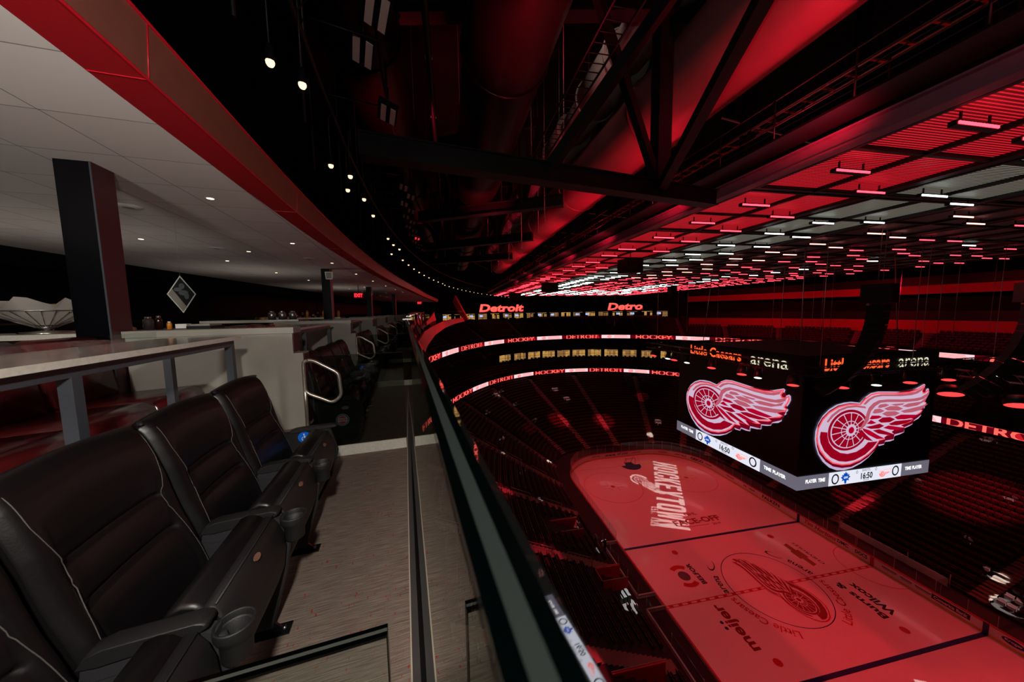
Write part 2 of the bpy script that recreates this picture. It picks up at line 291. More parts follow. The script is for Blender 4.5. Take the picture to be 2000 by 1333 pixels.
LOGO={'S0':[-1.2,1.92,-0.81,2.28,-0.2,2.6,0.51,2.68,1.61,2.61,2.73,2.53,3.64,2.54,4.31,2.67,4.82,2.87,5.19,3.02,5.33,2.93,5.27,2.7,5.17,2.44,5.27,2.39,5.48,2.55,5.64,2.65,5.76,2.55,5.79,2.25,5.68,1.93,5.47,1.58,5.63,1.46,5.6,1.34,5.5,1.21,5.51,1.05,5.31,0.91,5.3,0.82,5.15,0.59,5.2,0.44,4.93,0.19,4.49,0.03,4.38,-0.07,4.37,-0.22,4.0,-0.37,3.55,-0.48,3.56,-0.81,3.15,-0.95,2.63,-1.03,2.55,-1.11,2.56,-1.36,2.16,-1.44,1.67,-1.43,1.63,-1.51,1.58,-1.66,1.07,-1.72,0.94,-1.59,0.66,-2.06,0.13,-2.54,-0.56,-2.95,-1.39,-3.24,-2.24,-3.35,-2.95,-3.27,-3.67,-2.98,-4.34,-2.44,-4.83,-1.81,-5.11,-1.16,-5.24,-0.59,-5.23,0.03,-5.01,0.63,-4.65,1.16,-4.08,1.62,-3.43,1.91,-2.75,2.03,-2.06,2.05],'D':[-1.19,1.84,-0.81,2.28,5.38,2.72,5.55,1.46,5.41,1.05,5.13,0.47,4.48,0.1,4.32,-0.18,3.54,-0.39,3.51,-0.78,2.54,-0.9,2.51,-1.29,1.66,-1.33,1.57,-1.59,1.02,-1.59,0.66,-2.03,0.05,-2.51,-0.71,-2.87,-1.54,-3.14,-2.47,-3.13,-3.33,-2.92,-4.06,-2.47,-4.74,-1.77,-5.0,-1.17,-5.11,-0.6,-5.06,0.46,-4.71,0.99,-4.07,1.5,-3.29,1.84,-2.19,1.96],'F':[-1.18,1.83,-0.77,2.22,-0.18,2.54,0.51,2.62,1.62,2.55,2.74,2.47,3.66,2.48,4.35,2.61,4.86,2.81,5.18,2.96,5.26,2.9,5.19,2.7,5.07,2.48,5.14,2.32,5.31,2.34,5.53,2.48,5.65,2.58,5.73,2.29,5.62,1.95,5.38,1.58,5.58,1.47,5.42,1.22,5.27,1.19,4.83,0.98,5.27,0.88,5.07,0.66,4.15,0.31,4.43,0.19,4.11,0.01,3.16,-0.21,3.53,-0.39,3.1,-0.5,2.07,-0.54,2.5,-0.87,2.02,-0.91,1.44,-0.94,1.62,-1.2,1.04,-1.28,0.64,-1.85,0.1,-2.28,-0.73,-2.71,-1.71,-2.94,-2.49,-2.92,-3.42,-2.68,-4.14,-2.18,-4.75,-1.51,-5.04,-0.89,-5.14,-0.32,-5.06,0.24,-4.7,0.88,-4.13,1.39,-3.28,1.77,-2.29,1.91],'rim':[-4.8,-0.05,-4.85,-0.45,-4.74,-0.92,-4.34,-1.58,-3.67,-2.16,-2.88,-2.53,-2.16,-2.65,-1.31,-2.6,-0.34,-2.26,0.41,-1.74,0.84,-1.3,-0.15,-1.28,-0.55,-1.65,-1.24,-1.94,-2.08,-2.03,-2.8,-1.88,-3.46,-1.5,-3.92,-1.0,-4.11,-0.52,-4.16,-0.15],'rimtop':[-4.31,0.68,-3.91,1.16,-3.26,1.56,-2.45,1.75,-1.61,1.76,-0.71,1.6,-0.62,1.44,-1.59,1.61,-2.43,1.6,-3.11,1.42,-3.69,1.06,-4.16,0.61],'w1':[-0.94,1.79,-0.52,2.16,0.03,2.38,0.75,2.46,2.01,2.38,3.36,2.36,4.26,2.45,4.92,2.7,5.13,2.83,4.94,2.51,4.51,2.3,3.91,2.19,2.78,2.18,0.91,2.31,0.19,2.26,-0.29,2.06,-0.7,1.74],'w2':[-0.74,0.92,-0.69,1.09,-0.52,1.53,-0.12,1.85,0.43,2.04,1.31,2.05,2.8,1.95,3.94,1.94,4.7,2.0,5.29,2.25,5.59,2.46,5.5,2.12,5.03,1.84,4.35,1.72,3.21,1.71,1.33,1.84,0.6,1.83,0.12,1.6,-0.27,1.23,-0.38,0.89,-0.42,0.55,-0.73,0.11,-1.06,-0.11,-1.3,-0.23,-1.09,0.14,-0.81,0.58],'f1':[0.35,1.47,0.54,1.69,1.13,1.72,1.51,1.59,1.15,1.47,0.65,1.42],'f2':[1.65,1.61,2.09,1.64,3.07,1.63,2.86,1.5,2.19,1.48],'f3':[1.02,1.34,1.59,1.49,2.34,1.45,2.97,1.2,2.53,1.08,1.41,1.16],'f4':[-0.11,1.09,0.07,1.35,0.58,1.37,1.08,1.16,0.76,1.04,0.11,1.01],'f5':[0.85,0.94,1.27,1.09,2.16,1.05,2.67,0.87,2.21,0.69,1.39,0.69],'f6':[2.83,1.41,3.45,1.58,4.75,1.64,5.4,2.01,5.21,1.66,4.4,1.35,3.41,1.28],'f7':[2.73,1.03,3.51,1.13,4.64,1.26,5.55,1.43,4.83,0.96,3.93,0.83,3.09,0.85],'g1':[-0.35,0.63,-0.16,0.87,0.57,0.82,0.91,0.68,0.52,0.59,-0.13,0.57],'g2':[0.5,0.42,0.95,0.64,1.69,0.62,2.24,0.4,1.74,0.2,0.85,0.23],'g3':[2.14,0.58,2.8,0.73,4.57,0.59,4.14,0.37,3.23,0.32,2.47,0.37],'g4':[1.61,0.07,2.26,0.25,3.39,0.25,4.3,0.27,3.42,-0.02,2.52,-0.11,1.92,-0.06],'g5':[-0.6,0.26,-0.2,0.53,0.38,0.25,-0.09,0.19],'g6':[-0.72,0.02,-0.08,0.06,0.71,0.17,1.18,-0.05,0.68,-0.21,-0.12,-0.18],'g7':[1.08,-0.2,1.62,-0.05,2.69,-0.26,3.23,-0.35,2.57,-0.52,1.81,-0.4],'g8':[0.07,-0.32,0.69,-0.27,1.61,-0.58,2.39,-0.86,1.64,-0.83,0.65,-0.62],'g9':[-1.0,-0.04,-0.26,-0.28,0.67,-0.77,1.37,-1.09,0.55,-1.05,-0.37,-0.62,-0.83,-0.3],'g10':[-1.29,-0.31,-1.06,-0.15,-0.5,-0.66,0.2,-1.19,-0.47,-1.03,-1.08,-0.63]}
LOGO={k:[(v[i],v[i+1]) for i in range(0,len(v),2)] for k,v in LOGO.items()}
# ================================================================== rink
HX,HY,CRN=12.95,30.5,8.6
def rink_pt(s_,d=0.0):
    """point at distance s_ along the board line (starts at +X side centre, runs counter-clockwise), moved outwards by d"""
    segs=[('l',(HX,0),(0,1),HY-CRN),('a',(HX-CRN,HY-CRN),0,CRN*PI/2),('l',(HX-CRN,HY),(-1,0),2*(HX-CRN)),('a',(-(HX-CRN),HY-CRN),PI/2,CRN*PI/2),('l',(-HX,HY-CRN),(0,-1),2*(HY-CRN)),('a',(-(HX-CRN),-(HY-CRN)),PI,CRN*PI/2),('l',(-(HX-CRN),-HY),(1,0),2*(HX-CRN)),('a',(HX-CRN,-(HY-CRN)),1.5*PI,CRN*PI/2),('l',(HX,-(HY-CRN)),(0,1),HY-CRN)]
    for k,p,q,L in segs:
        if s_<=L or q is segs[-1][2] and k=='l' and p==segs[-1][1]:
            if k=='l': 
                n=(q[1],-q[0]); return (p[0]+q[0]*s_+n[0]*d,p[1]+q[1]*s_+n[1]*d)
            a=q+s_/CRN; return (p[0]+(CRN+d)*math.cos(a),p[1]+(CRN+d)*math.sin(a))
        s_-=L
    return (HX+d,0)
PER=2*(HY-CRN)*2+4*(HX-CRN)+2*PI*CRN
N_=240; SS=[PER*i/N_ for i in range(N_+1)]
# ice sheet with its painted markings as parts
mb=MB(); mb.poly([rink_pt(s_)+(0,) for s_ in SS[:-1]]); icesheet=mb.build('ice_sheet',ice,fix=False)
if icesheet.data.polygons[0].normal.z<0: icesheet.data.flip_normals()
tag(icesheet,'glossy ice surface of the hockey rink under red light','ice')
def mark(name,mat,fn): mb=MB(); fn(mb); o=mb.build(name,mat,icesheet,False); return o
zi=.012
def q4(mb,x0,y0,x1,y1,z=zi): mb.poly([(x0,y0,z),(x1,y0,z),(x1,y1,z),(x0,y1,z)])
def ring_(mb,cx,cy,ro,wd,a0=0,a1=2*PI,n=64,z=zi):
    for i in range(n):
        p=a0+(a1-a0)*i/n; q=a0+(a1-a0)*(i+1)/n
        mb.poly([(cx+ro*math.cos(p),cy+ro*math.sin(p),z),(cx+ro*math.cos(q),cy+ro*math.sin(q),z),(cx+(ro-wd)*math.cos(q),cy+(ro-wd)*math.sin(q),z),(cx+(ro-wd)*math.cos(p),cy+(ro-wd)*math.sin(p),z)])
for y in (7.77,-7.77): mark('blue_line',inkblue,lambda mb:q4(mb,-HX,y-.17,HX,y+.17))
def f_(mb):
    q4(mb,-HX,.09,HX,.16); q4(mb,-HX,-.16,HX,-.09)
    for i in range(26): q4(mb,-HX+i,-.09,-HX+i+.42,.09)
mark('centre_line',inkred,f_)
for y in (27.1,-27.1): mark('goal_line',inkred,lambda mb:q4(mb,-11,y-.03,11,y+.03))
for sy in (1,-1):
    for sx in (1,-1):
        mark('faceoff_circle',inkred,lambda mb:ring_(mb,6.7*sx,21*sy,4.57,.06))
        for a in (1,-1):
            for b in (1,-1):
                x,y=6.7*sx+a*.6,21*sy+b*.4; mark('hash_mark',inkred,lambda mb:(q4(mb,min(x,x+a*1.2),y-.03,max(x,x+a*1.2),y+.03),mb.poly([(x-.03,min(y,y+b*.9),zi),(x+.03,min(y,y+b*.9),zi),(x+.03,max(y,y+b*.9),zi),(x-.03,max(y,y+b*.9),zi)])))
        a_=Vector((1.9*sx,27.1*sy)); b_=Vector((3.3*sx,30.4*sy)); mark('trapezoid_line',inkred,lambda mb:mb.poly([(a_.x,a_.y,zi),(a_.x+.06,a_.y,zi),(b_.x+.06,b_.y,zi),(b_.x,b_.y,zi)]))
mark('referee_crease',inkred,lambda mb:ring_(mb,HX,0,3.05,.06,PI/2,1.5*PI))
for sy in (1,-1):
    for sx in (1,-1):
        for yy in (21,6.15): mark('faceoff_dot',inkred,lambda mb:mb.poly([(6.7*sx+.34*math.cos(a*PI/10),yy*sy+.34*math.sin(a*PI/10),zi) for a in range(20)]))
mark('centre_circle',inkblue,lambda mb:ring_(mb,0,0,4.57,.07))
def f_(mb):
    for sy in (1,-1): mb.poly([(1.83*math.cos(a),27.1*sy-sy*1.83*abs(math.sin(a)),zi-.004) for a in [PI*i/16 for i in range(17)]])
mark('goal_crease',inkblue,f_)
# lettering on the ice: reads along (0,1) with its top towards (-1,0) unless told otherwise
def ice_text(body,x,y,w_,h_,mat,name='ice_lettering',d=(0,1),up=(-1,0),bold=.02,z=zi+.004,shear=0):
    me=textmesh(body,bold=bold,shear=shear); xs=[v.co.x for v in me.vertices]; ys=[v.co.y for v in me.vertices]
    cx,cy=(min(xs)+max(xs))/2,(min(ys)+max(ys))/2; sx=w_/(max(xs)-min(xs)); sy=h_/(max(ys)-min(ys))
    for v in me.vertices:
        a,b=(v.co.x-cx)*sx,(v.co.y-cy)*sy; v.co=Vector((x+d[0]*a+up[0]*b,y+d[1]*a+up[1]*b,z))
    me.materials.clear(); me.materials.append(mat); me.update(); return link(name,me,icesheet)
ice_text('FACE-OFF',.1,10.75,6.9,1.05,inkdark,d=(1,0),up=(0,1),bold=.03); ice_text('NHL',.25,12.15,1.8,.6,inkdark,d=(1,0),up=(0,1)); ice_text('2019',2.2,9.7,1.2,.36,inkdark,d=(1,0),up=(0,1))
mark('ice_underline',inkdark,lambda mb:q4(mb,-1.9,9.75,1.2,9.82))
ice_text('BELFOR',-6.55,3.0,2.75,.55,inkblack,bold=.035)
def f_(mb):
    for a0 in (R(50),R(230)): pts=ringp(-8.0,2.95,1.45,.95,a0,a0+R(80)); flat(mb,pts,lambda x,y:(x,y,zi))
mark('restoration_emblem_arcs',inkred,f_); mark('restoration_emblem_disc',inkgrey,lambda mb:mb.poly([(x,y,zi) for x,y in ell(-8,2.95,.62,.62,24)]))
ice_text('meijer',-7.35,-2.85,4.4,1.35,inkdark,bold=.03)
def f_(mb):
    mb.poly([(x,y,zi+.002) for x,y in ell(-8.35,-2.35,.16,.16,14)]); mb.poly([(x,y,zi+.002) for x,y in ell(-8.35,-2.9,.16,.16,14)])
mark('store_lettering_dots',inkblue,f_)
ice_text('Burns &',6.62,-2.95,4.1,.72,inkblack,bold=.035); ice_text('Wilcox',7.85,-3.1,3.6,.85,inkblack,bold=.035)
ice_text('CHEVROLET',8.2,3.0,3.5,.36,inkblack,bold=.01)
mark('bowtie_emblem',inkgold,lambda mb:flat(mb,[(7.35,1.4),(7.35,2.4),(7.62,2.4),(7.62,3.6),(7.35,3.6),(7.35,4.75),(6.75,4.6),(6.75,3.6),(6.48,3.6),(6.48,2.4),(6.75,2.4),(6.75,1.25)],lambda x,y:(x,y,zi)))
def arc_text(body,r,a_mid,cw,mat,size=.95,bold=.012):
    me=textmesh(body,size=size,bold=bold)
    for v in me.vertices:
        if cw: a=a_mid-v.co.x/r; rr=r+v.co.y
        else: a=a_mid+v.co.x/r; rr=r-v.co.y
        v.co=Vector((rr*math.cos(a),rr*math.sin(a),zi+.004))
    me.materials.clear(); me.materials.append(mat); me.update(); return link('curved_ice_lettering',me,icesheet)
arc_text('Little Caesars',5.35,R(213),True,inkred,.98); arc_text('arena',5.35,R(166),True,inkblack,1.0)
arc_text('Little Caesars',5.35,R(-33),False,inkred,.98); arc_text('arena',5.35,R(16),False,inkblack,1.0)
def f_(mb):
    for cx,cy,a in ((-4.15,3.6,R(140)),(4.1,3.55,R(40))):
        for k in range(18):
            t=k/17*R(250); t2=(k+1)/17*R(250); w1=.26*math.sin(PI*k/18)+.03; w2=.26*math.sin(PI*(k+1)/18)+.03
            def pt(tt,rr): x,y=.38*rr*math.cos(tt),.8*rr*math.sin(tt); return (cx+x*math.cos(a)-y*math.sin(a),cy+x*math.sin(a)+y*math.cos(a),zi+.002)
            mb.poly([pt(t,1),pt(t2,1),pt(t2,1-w2),pt(t,1-w1)])
mark('swoosh_emblem',inkblack,f_)
# winged wheel artwork -------------------------------------------------
def wheel_mark(place_,parent,mats,simple=False,eps=.01,name='winged_wheel'):
    """mats: dict layer->material. place_(x,y,layer)->world point. Each colour is one mesh"""
    jobs=[]
    def J(key,pts,lv): jobs.append((key,pts,lv))
    if not simple: 
        J('lilac',LOGO['S0'],0); J('dark',LOGO['D'],1)
    J('bright',LOGO['F'],2); J('pale',inset(LOGO['F'],.11 if not simple else .14),3)
    J('red',LOGO['rim'],4); J('pink',LOGO['rimtop'],4); J('pink',LOGO['w1'],4)
    cx,cy,rx,ry=-2.2,-.14,1.66,1.37
    J('red',ell(cx,cy,rx*1.17,ry*1.17,48),5); J('pale',ell(cx,cy,rx*1.03,ry*1.03,48),6); J('red',ell(cx,cy,rx*.97,ry*.97,48),7)
    for k in range(14):
        a=2*PI*k/14+.15; c_,s_=math.cos(a),math.sin(a); hx,hy=-2.0,-.14; ex,ey=cx+rx*.98*c_,cy+ry*.98*s_; nx,ny=-s_*.035,c_*.035
        J('pale',[(hx+nx,hy+ny),(ex+nx,ey+ny),(ex-nx,ey-ny),(hx-nx,hy-ny)],8)
    for k in range(28): 
        a,b=2*PI*k/28,2*PI*(k+1)/28; J('pale',[(cx+.1+.85*math.cos(a),cy+.74*math.sin(a)),(cx+.1+.85*math.cos(b),cy+.74*math.sin(b)),(cx+.1+.79*math.cos(b),cy+.68*math.sin(b)),(cx+.1+.79*math.cos(a),cy+.68*math.sin(a))],8)
    J('pale',ell(-2.0,-.14,.5,.47,30),9); J('red2',ell(-2.0,-.14,.27,.26,24),10)
    # wing ground that covers the right side of the wheel
    wg=[(-.98,.02),(-.35,.65),(-.35,1.1),(-.1,1.6),(.5,1.95),(3,2),(4.9,2.2),(4.9,1.2),(3.6,.3),(2.2,-.5),(1.3,-1.0),(.6,-1.15),(.05,-1.2),(-.9,-.6),(-1.15,-.2)]
    J('pale',wg,11); J('pink',LOGO['w2'],12)
    for i in range(1,8): J('pink',LOGO['f%d'%i],12)
    for i in range(1,11): J('red2' if i%2 else 'red',LOGO['g%d'%i],12)
    keys={}
    for k_,p_,lv in jobs: keys.setdefault(k_,[]).append((p_,lv))
    for k_,l in keys.items():
        if k_ not in mats: continue
        mb=MB()
        for p_,lv in l: flat(mb,p_,lambda x,y,lv=lv:place_(x,y,lv*eps))
        mb.build(name+'_layer',mats[k_],parent,False)
# big painted wheel at centre ice: x of the artwork runs along +Y, its top towards -X
wheel_mark(lambda x,y,e:(-.72*y+.9-.2,.75*x-.35,zi+.005+e*.25),icesheet,dict(bright=inkred,pale=ice,red=inkdark,red2=inkdark,pink=inkdark),simple=True,name='centre_ice_wheel')
# goal
def goal(y,sg,label):
    g=thing('hockey_goal',label,'goal',(0,y,0))
    mb=MB()
    for x in (-.915,.915): mb.tube([(x,0,0),(x,0,1.22)],.04,8); mb.tube([(x,0,1.22),(x*.8,sg*.5,1.15),(x*.75,sg*1.0,.0)],.03,6)
    mb.tube([(-.915,0,1.22),(.915,0,1.22)],.04,8); mb.build('goal_frame',redcap,g)
    mb=MB()
    for i in range(9):
        x=-.7+i*.175; mb.tube([(x,sg*.05,1.2),(x,sg*.5,1.12),(x,sg*1.0,.02)],.006,4)
    for z in (.25,.5,.75,1.0): mb.tube([(-.72,sg*(1-.45*z),z),(.72,sg*(1-.45*z),z)],.006,4)
    mb.build('goal_net',white,g); mb=MB(); mb.prism([(-.85,.0),(.85,0),(.7,sg*1.05),(-.7,sg*1.05)],2,.0,.03); mb.build('net_skirt',inkblue,g)
goal(27.1,1,'small hockey goal on the far goal line of the rink')
# dasher boards
db=thing('dasher_boards','white dasher boards with red cap and yellow kickplate around the ice','rink boards')
def loft(prof,ss,mat,name,parent,offs=0,zs=None,z0=0):
    mb=MB(); mb.grid(lambda s_,k:(lambda p:(p[0],p[1],z0+prof[k][1]))(rink_pt(s_%PER,prof[k][0]+offs)),ss,list(range(len(prof))),sm=False); return mb.build(name,mat,parent,False)
GAP=[]
loft([(0,.2),(0,1.0)],SS,board,'board_panel',db); loft([(.12,1.0),(.12,0)],SS,board,'board_back',db)
loft([(-.012,0),(-.012,.2),(0,.2)],SS,kick,'kickplate',db); loft([(-.02,.98),(-.02,1.07),(.14,1.07),(.14,.98)],SS,redcap,'top_cap',db)
def board_text(body,s_mid,w_,h_,mat,zc=.62,bold=.03,name='board_lettering',ink=None,shear=0):
    me=textmesh(body,bold=bold,shear=shear); xs=[v.co.x for v in me.vertices]; ys=[v.co.y for v in me.vertices]
    cx,cy=(min(xs)+max(xs))/2,(min(ys)+max(ys))/2; sx=w_/(max(xs)-min(xs)); sy=h_/(max(ys)-min(ys))
    for v in me.vertices:
        p=rink_pt((s_mid-(v.co.x-cx)*sx)%PER,-.015); v.co=Vector((p[0],p[1],zc+(v.co.y-cy)*sy))
    me.materials.clear(); me.materials.append(mat); me.update(); return link(name,me,db)
def sy_(y): return y if y<=HY-CRN else 0   # distance on the right side for a given Y
cor=HY-CRN; arcL=CRN*PI/2; s_end=cor+arcL      # start of the far straight
board_text('FALKEN',11.6,2.6,.5,inkblack); board_text('Tim Hortons',5.2,3.6,.55,inkred,shear=.3)
board_text('DMC',2.75,1.1,.42,inkblack); board_text('DOCS',1.0,1.1,.42,inkblack)
def board_bar(c,w_,h_,mt,zc=.62):
    mb=MB(); mb.grid(lambda s_,z:rink_pt(s_%PER,-.012)+(z,),[c-w_/2,c,c+w_/2],[zc-h_/2,zc+h_/2],sm=False); mb.build('advert_mark',mt,db,False)
for c_,w_ in ((PER-1.4,1.2),(PER-2.7,.9),(PER-3.9,1.1),(14.6,1.0),(15.8,.6),(18.6,1.6),(cor+1.2,1.4)): board_bar(c_,w_,.12,inkgrey,.66); board_bar(c_,w_*.8,.05,inkgrey,.5)
mb=MB(); mb.grid(lambda s_,z:rink_pt(s_%PER,-.012)+(z,),[PER-6.9+i*.3 for i in range(9)],[.38,.88],sm=False); mb.build('advert_panel',inkblack,db,False)
board_text('Comerica Bank',PER-5.7,2.1,.3,white,name='board_lettering')
for k in range(2):
    mb=MB(); cs=PER-9.2-k*1.5; mb.poly([rink_pt((cs+.62*math.cos(a))%PER,-.012)+(.62+.26*math.sin(a),) for a in [2*PI*i/20 for i in range(20)]]); mb.build('advert_oval',inkblue,db,False); board_text('Kroger',cs,.9,.26,white,zc=.62)
board_text('GEICO',cor+3.4,2.3,.5,inkblack,bold=.05); board_text('LABATT BLUE',cor+6.3,2.0,.3,inkblue); board_text('meijer',cor+9.4,1.6,.42,inkred); board_bar(s_end+1.2,2.0,.08,inkgrey); board_text('ST. JOES',s_end+4.0,2.2,.4,inkblack); board_text('mi mi mi',s_end+6.6,2.0,.36,inkblack,bold=.05); board_text('xfinity',s_end+9.6,1.9,.42,inkgrey,bold=.01)
for s_,mt in ((7.77,inkblue),(0.02,inkred),(PER-7.77,inkblue)):
    mb=MB(); mb.grid(lambda t,z:rink_pt(t%PER,-.022)+(z,),[s_-.17,s_,s_+.17],[.0,1.0,1.08],sm=False); mb.build('line_on_board',mt,db,False)
# rink glass: one pane per bay, posts between
gw=PER/ (96); first=None
for i in range(96):
    s0=i*gw; mid=(s0+gw/2); x,y=rink_pt(mid)
    if x<-HX+.3 and -16<y<8.2: continue          # open in front of the benches
    if y<-14 : continue
    hgt=1.1 if abs(y)<20 else 1.7
    mb=MB(); a=rink_pt(s0+.04,.05); b=rink_pt((s0+gw-.04)%PER if s0+gw<PER else PER-.01,.05)
    if abs(a[0]-b[0])>5 or abs(a[1]-b[1])>5: continue
    n_=Vector((b[1]-a[1],a[0]-b[0],0)).normalized()*.008
    for sg in (1,):
        P0=Vector((*a,1.07)); P1=Vector((*b,1.07)); up=Vector((0,0,hgt))
        mb.v+=[tuple(p) for p in (P0-n_,P1-n_,P1+n_,P0+n_,P0-n_+up,P1-n_+up,P1+n_+up,P0+n_+up)]
        for q in ((0,1,2,3),(4,5,6,7),(0,1,5,4),(1,2,6,5),(2,3,7,6),(3,0,4,7)): mb.face(list(q))
    o=mb.build('rink_glass_pane',rinkglass); tag(o,'clear safety glass pane standing on the dasher boards','glass pane','safety glass panes around the rink')
    mb=MB(); mb.tube([(b[0],b[1],1.07),(b[0],b[1],1.07+hgt+.02)],.018,6); mb.build('glass_post',railmat,o)
# ================================================================== seating bowl
def sup(a,b,n,ph): 
    c,s_=abs(math.cos(ph)),abs(math.sin(ph)); r=((c/a)**n+(s_/b)**n)**(-1/n); return Vector((r*math.cos(ph),r*math.sin(ph)))
MAP=[(0,0),(18,8),(41,21),(65.2,58),(80.5,78.5),(90,90)]
def outer_ang(t):
    t=t%360; q=int(t//90); r=t-90*q
    if q in (1,3): r=90-r
    for (a,b),(c,d) in zip(MAP,MAP[1:]):
        if a<=r<=c+1e-9: o=b+(d-b)*(r-a)/(c-a); break
    return 90*q+(90-o if q in (1,3) else o)
def inner_pt(t): return sup(15.6,33.2,5,R(t))
def oval(t,d=0,a=38.2,b=59.8): return sup(a+d,b+d,2.15,R(outer_ang(t)))
def bowl(t,f,d=0): p=inner_pt(t); q=oval(t,d); return p+(q-p)*f
TA=[-38+1.5*i for i in range(int(250/1.5)+1)]
def tier(name,rows,posfn,zfn,mat,t_list=TA,label=None):
    mb=MB(); prof=[]
    for i in range(rows): prof+=[(i,zfn(i)),(i+1,zfn(i))]
    prof.append((rows,zfn(rows)))
    mb.grid(lambda t,k:(*posfn(t,prof[k][0]),prof[k][1]),t_list,list(range(len(prof))),sm=False); return struct(mb.build(name,mat,fix=False),label)
NR=26; z1=lambda i:1.2+ i*.36
pos1=lambda t,i:bowl(t,i/NR)
tier('floor_lower_bowl',NR,pos1,z1,concrete,label='dark stepped concrete of the lower seating bowl')
RK=[(math.degrees(math.atan2(p[1],p[0]))%360,p) for p in [rink_pt(q*.25,.14) for q in range(int(PER*4))]]
def rk(t): return min(RK,key=lambda a:min(abs(a[0]-t%360),360-abs(a[0]-t%360)))[1]
mb=MB(); mb.grid(lambda t,k:(*(inner_pt(t) if k else rk(t)),.85),TA,[0,1],sm=False); mb.grid(lambda t,k:(*inner_pt(t),(.85,1.2)[k]),TA,[0,1],sm=False); mb.build('floor_rinkside',concrete,fix=False)['kind']='structure'
AIS=[-38,-21,19.5,42,53,60,66.5,76,88.8,99.5,109,118,126,138.5,165,200]
def aisle(t,posfn,zfn,rows,wd,label,i0=0):
    mb=MB(); 
    for i in range(i0,rows):
        p0,p1=posfn(t,i),posfn(t,i+1); d=(p1-p0); n_=Vector((-d.y,d.x)).normalized()*wd/2
        for k in range(2):
            a=p0+d*(k/2); b=p0+d*((k+1)/2); zz=zfn(i)+.02+(.18 if k else 0); 
            A,B,C_,D=a-n_,b-n_,b+n_,a+n_
            mb.poly([(*A,zz),(*B,zz),(*C_,zz),(*D,zz)]); mb.poly([(*A,zz),(*D,zz),(*D,zz-.18),(*A,zz-.18)])
    return tag(mb.build('aisle_stairs',aislemat,fix=False),label,'stairs','stairways between the seating sections')
for t in AIS: aisle(t,pos1,z1,NR,1.15,'narrow stairway climbing between blocks of seats in the arena bowl')
# handrails at some aisles
for t in AIS:
    if not 120<t<200: continue
    for i in (3,8,13,18):
        p0,p1=pos1(t,i),pos1(t,i+3); zz0,zz1=z1(i),z1(i+3); d=(p1-p0); n_=Vector((-d.y,d.x)).normalized()*.6
        for nn in (n_,):
            mb=MB(); mb.tube([(*(p0+nn),zz0),(*(p0+nn),zz0+.95),(*(p1+nn),zz1+.95),(*(p1+nn),zz1)],.03,5); mb.tube([(*(p0+nn),zz0+.5),(*(p1+nn),zz1+.5)],.02,5)
            tag(mb.build('aisle_handrail',railmat),'tubular steel handrail beside a stairway of the lower bowl','handrail','aisle handrails in the lower bowl')
# seats ------------------------------------------------------------------
seats=[]
def collect2(posfn,zfn,rows,ais,rng,i0=0,pitch=.56,half=.62):
    for i in range(i0,rows):
        t=rng[0]; st=.06; p=posfn(t,i+.42); acc=0; An=[posfn(a,i+.42) for a in ais]
        while t<rng[1]:
            t+=st; q=posfn(t,i+.42); acc+=(q-p).length; p=q
            if acc>=pitch:
                acc-=pitch
                if not An or min((a-p).length for a in An)>half+.28:
                    d=posfn(t,i+1)-posfn(t,i); seats.append((p.x,p.y,zfn(i),math.atan2(-d.y,-d.x)))
collect2(pos1,z1,NR,AIS,(-34,206))
fx,fy=math.sin(yaw),math.cos(yaw)
def topx(x,y,z):
    d=Vector((x-CX,y-CY,z-CZ)); zz=d.dot(f)
    if zz<.1: return None
    return (1000+FPX*d.dot(rt2)/zz,666.5+FPX*d.dot(dn2)/zz,zz)
# upper tiers -------------------------------------------------------------
T2=lambda d0,d1,n:(lambda t,i:oval(t,d0+(d1-d0)*i/n))
TB=[-36+1.5*i for i in range(int(236/1.5)+1)]            # the ring levels stop before our own deck
pos2=T2(1.0,4.2,4); z2=lambda i:12.4+i*.42
tier('floor_club_terrace',4,pos2,z2,concrete,TB,'dark terrace behind the lower ribbon board')
pos3=T2(2.6,8.2,7); z3=lambda i:17.3+i*.42
tier('floor_middle_tier',7,pos3,z3,concrete,TB,'dark stepped tier between the two ribbon boards')
pos4=T2(.8,14.5,16); z4=lambda i:21.6+i*.33
UR=(-36,176)
TC=[UR[0]+1.5*i for i in range(int((UR[1]-UR[0])/1.5)+1)]
tier('floor_upper_bowl',13,pos4,z4,concrete,TC,'dark stepped upper seating bowl')
for t in (33,44,53,60,66.5,74,82.5,91,99.5,109,118,126,138.5):
    aisle(t,pos3,z3,7,1.0,'narrow stairway between seats of the middle tier'); aisle(t+1,pos4,z4,13,1.0,'narrow stairway climbing through the upper bowl')
AI4=[t+1 for t in (33,44,53,60,66.5,74,82.5,91,99.5,109,118,126,138.5)]
collect2(pos2,z2,4,[],(20,150),pitch=.62); collect2(pos3,z3,7,[a-1 for a in AI4],(10,160),pitch=.62); collect2(pos4,z4,13,AI4,(10,160),pitch=.66)
def seatgeo(mb,x,y,z,a,parts=(0,1),m=(0,1),lite=False):
    c,s_=math.cos(a),math.sin(a)
    def T(p): return (x+p[0]*c-p[1]*s_,y+p[0]*s_+p[1]*c,z+p[2])
    def slab(pts,w_,mi):
        b=len(mb.v); n=len(pts)
        for sy in (-w_,w_): mb.v+=[T((px,sy,pz)) for px,pz in pts]
        for i in range(n): j=(i+1)%n; mb.face([b+i,b+j,b+n+j,b+n+i],mi)
        mb.face([b+i for i in range(n)][::-1],mi); mb.face([b+n+i for i in range(n)],mi)
    if 0 in parts: slab([(-.13,.38),(-.20,.86),(-.25,.86),(-.19,.38)],.24,m[0])
    if 1 in parts: slab([(-.10,.42),(.0,.74),(.06,.72),(.0,.40)],.22,m[1])
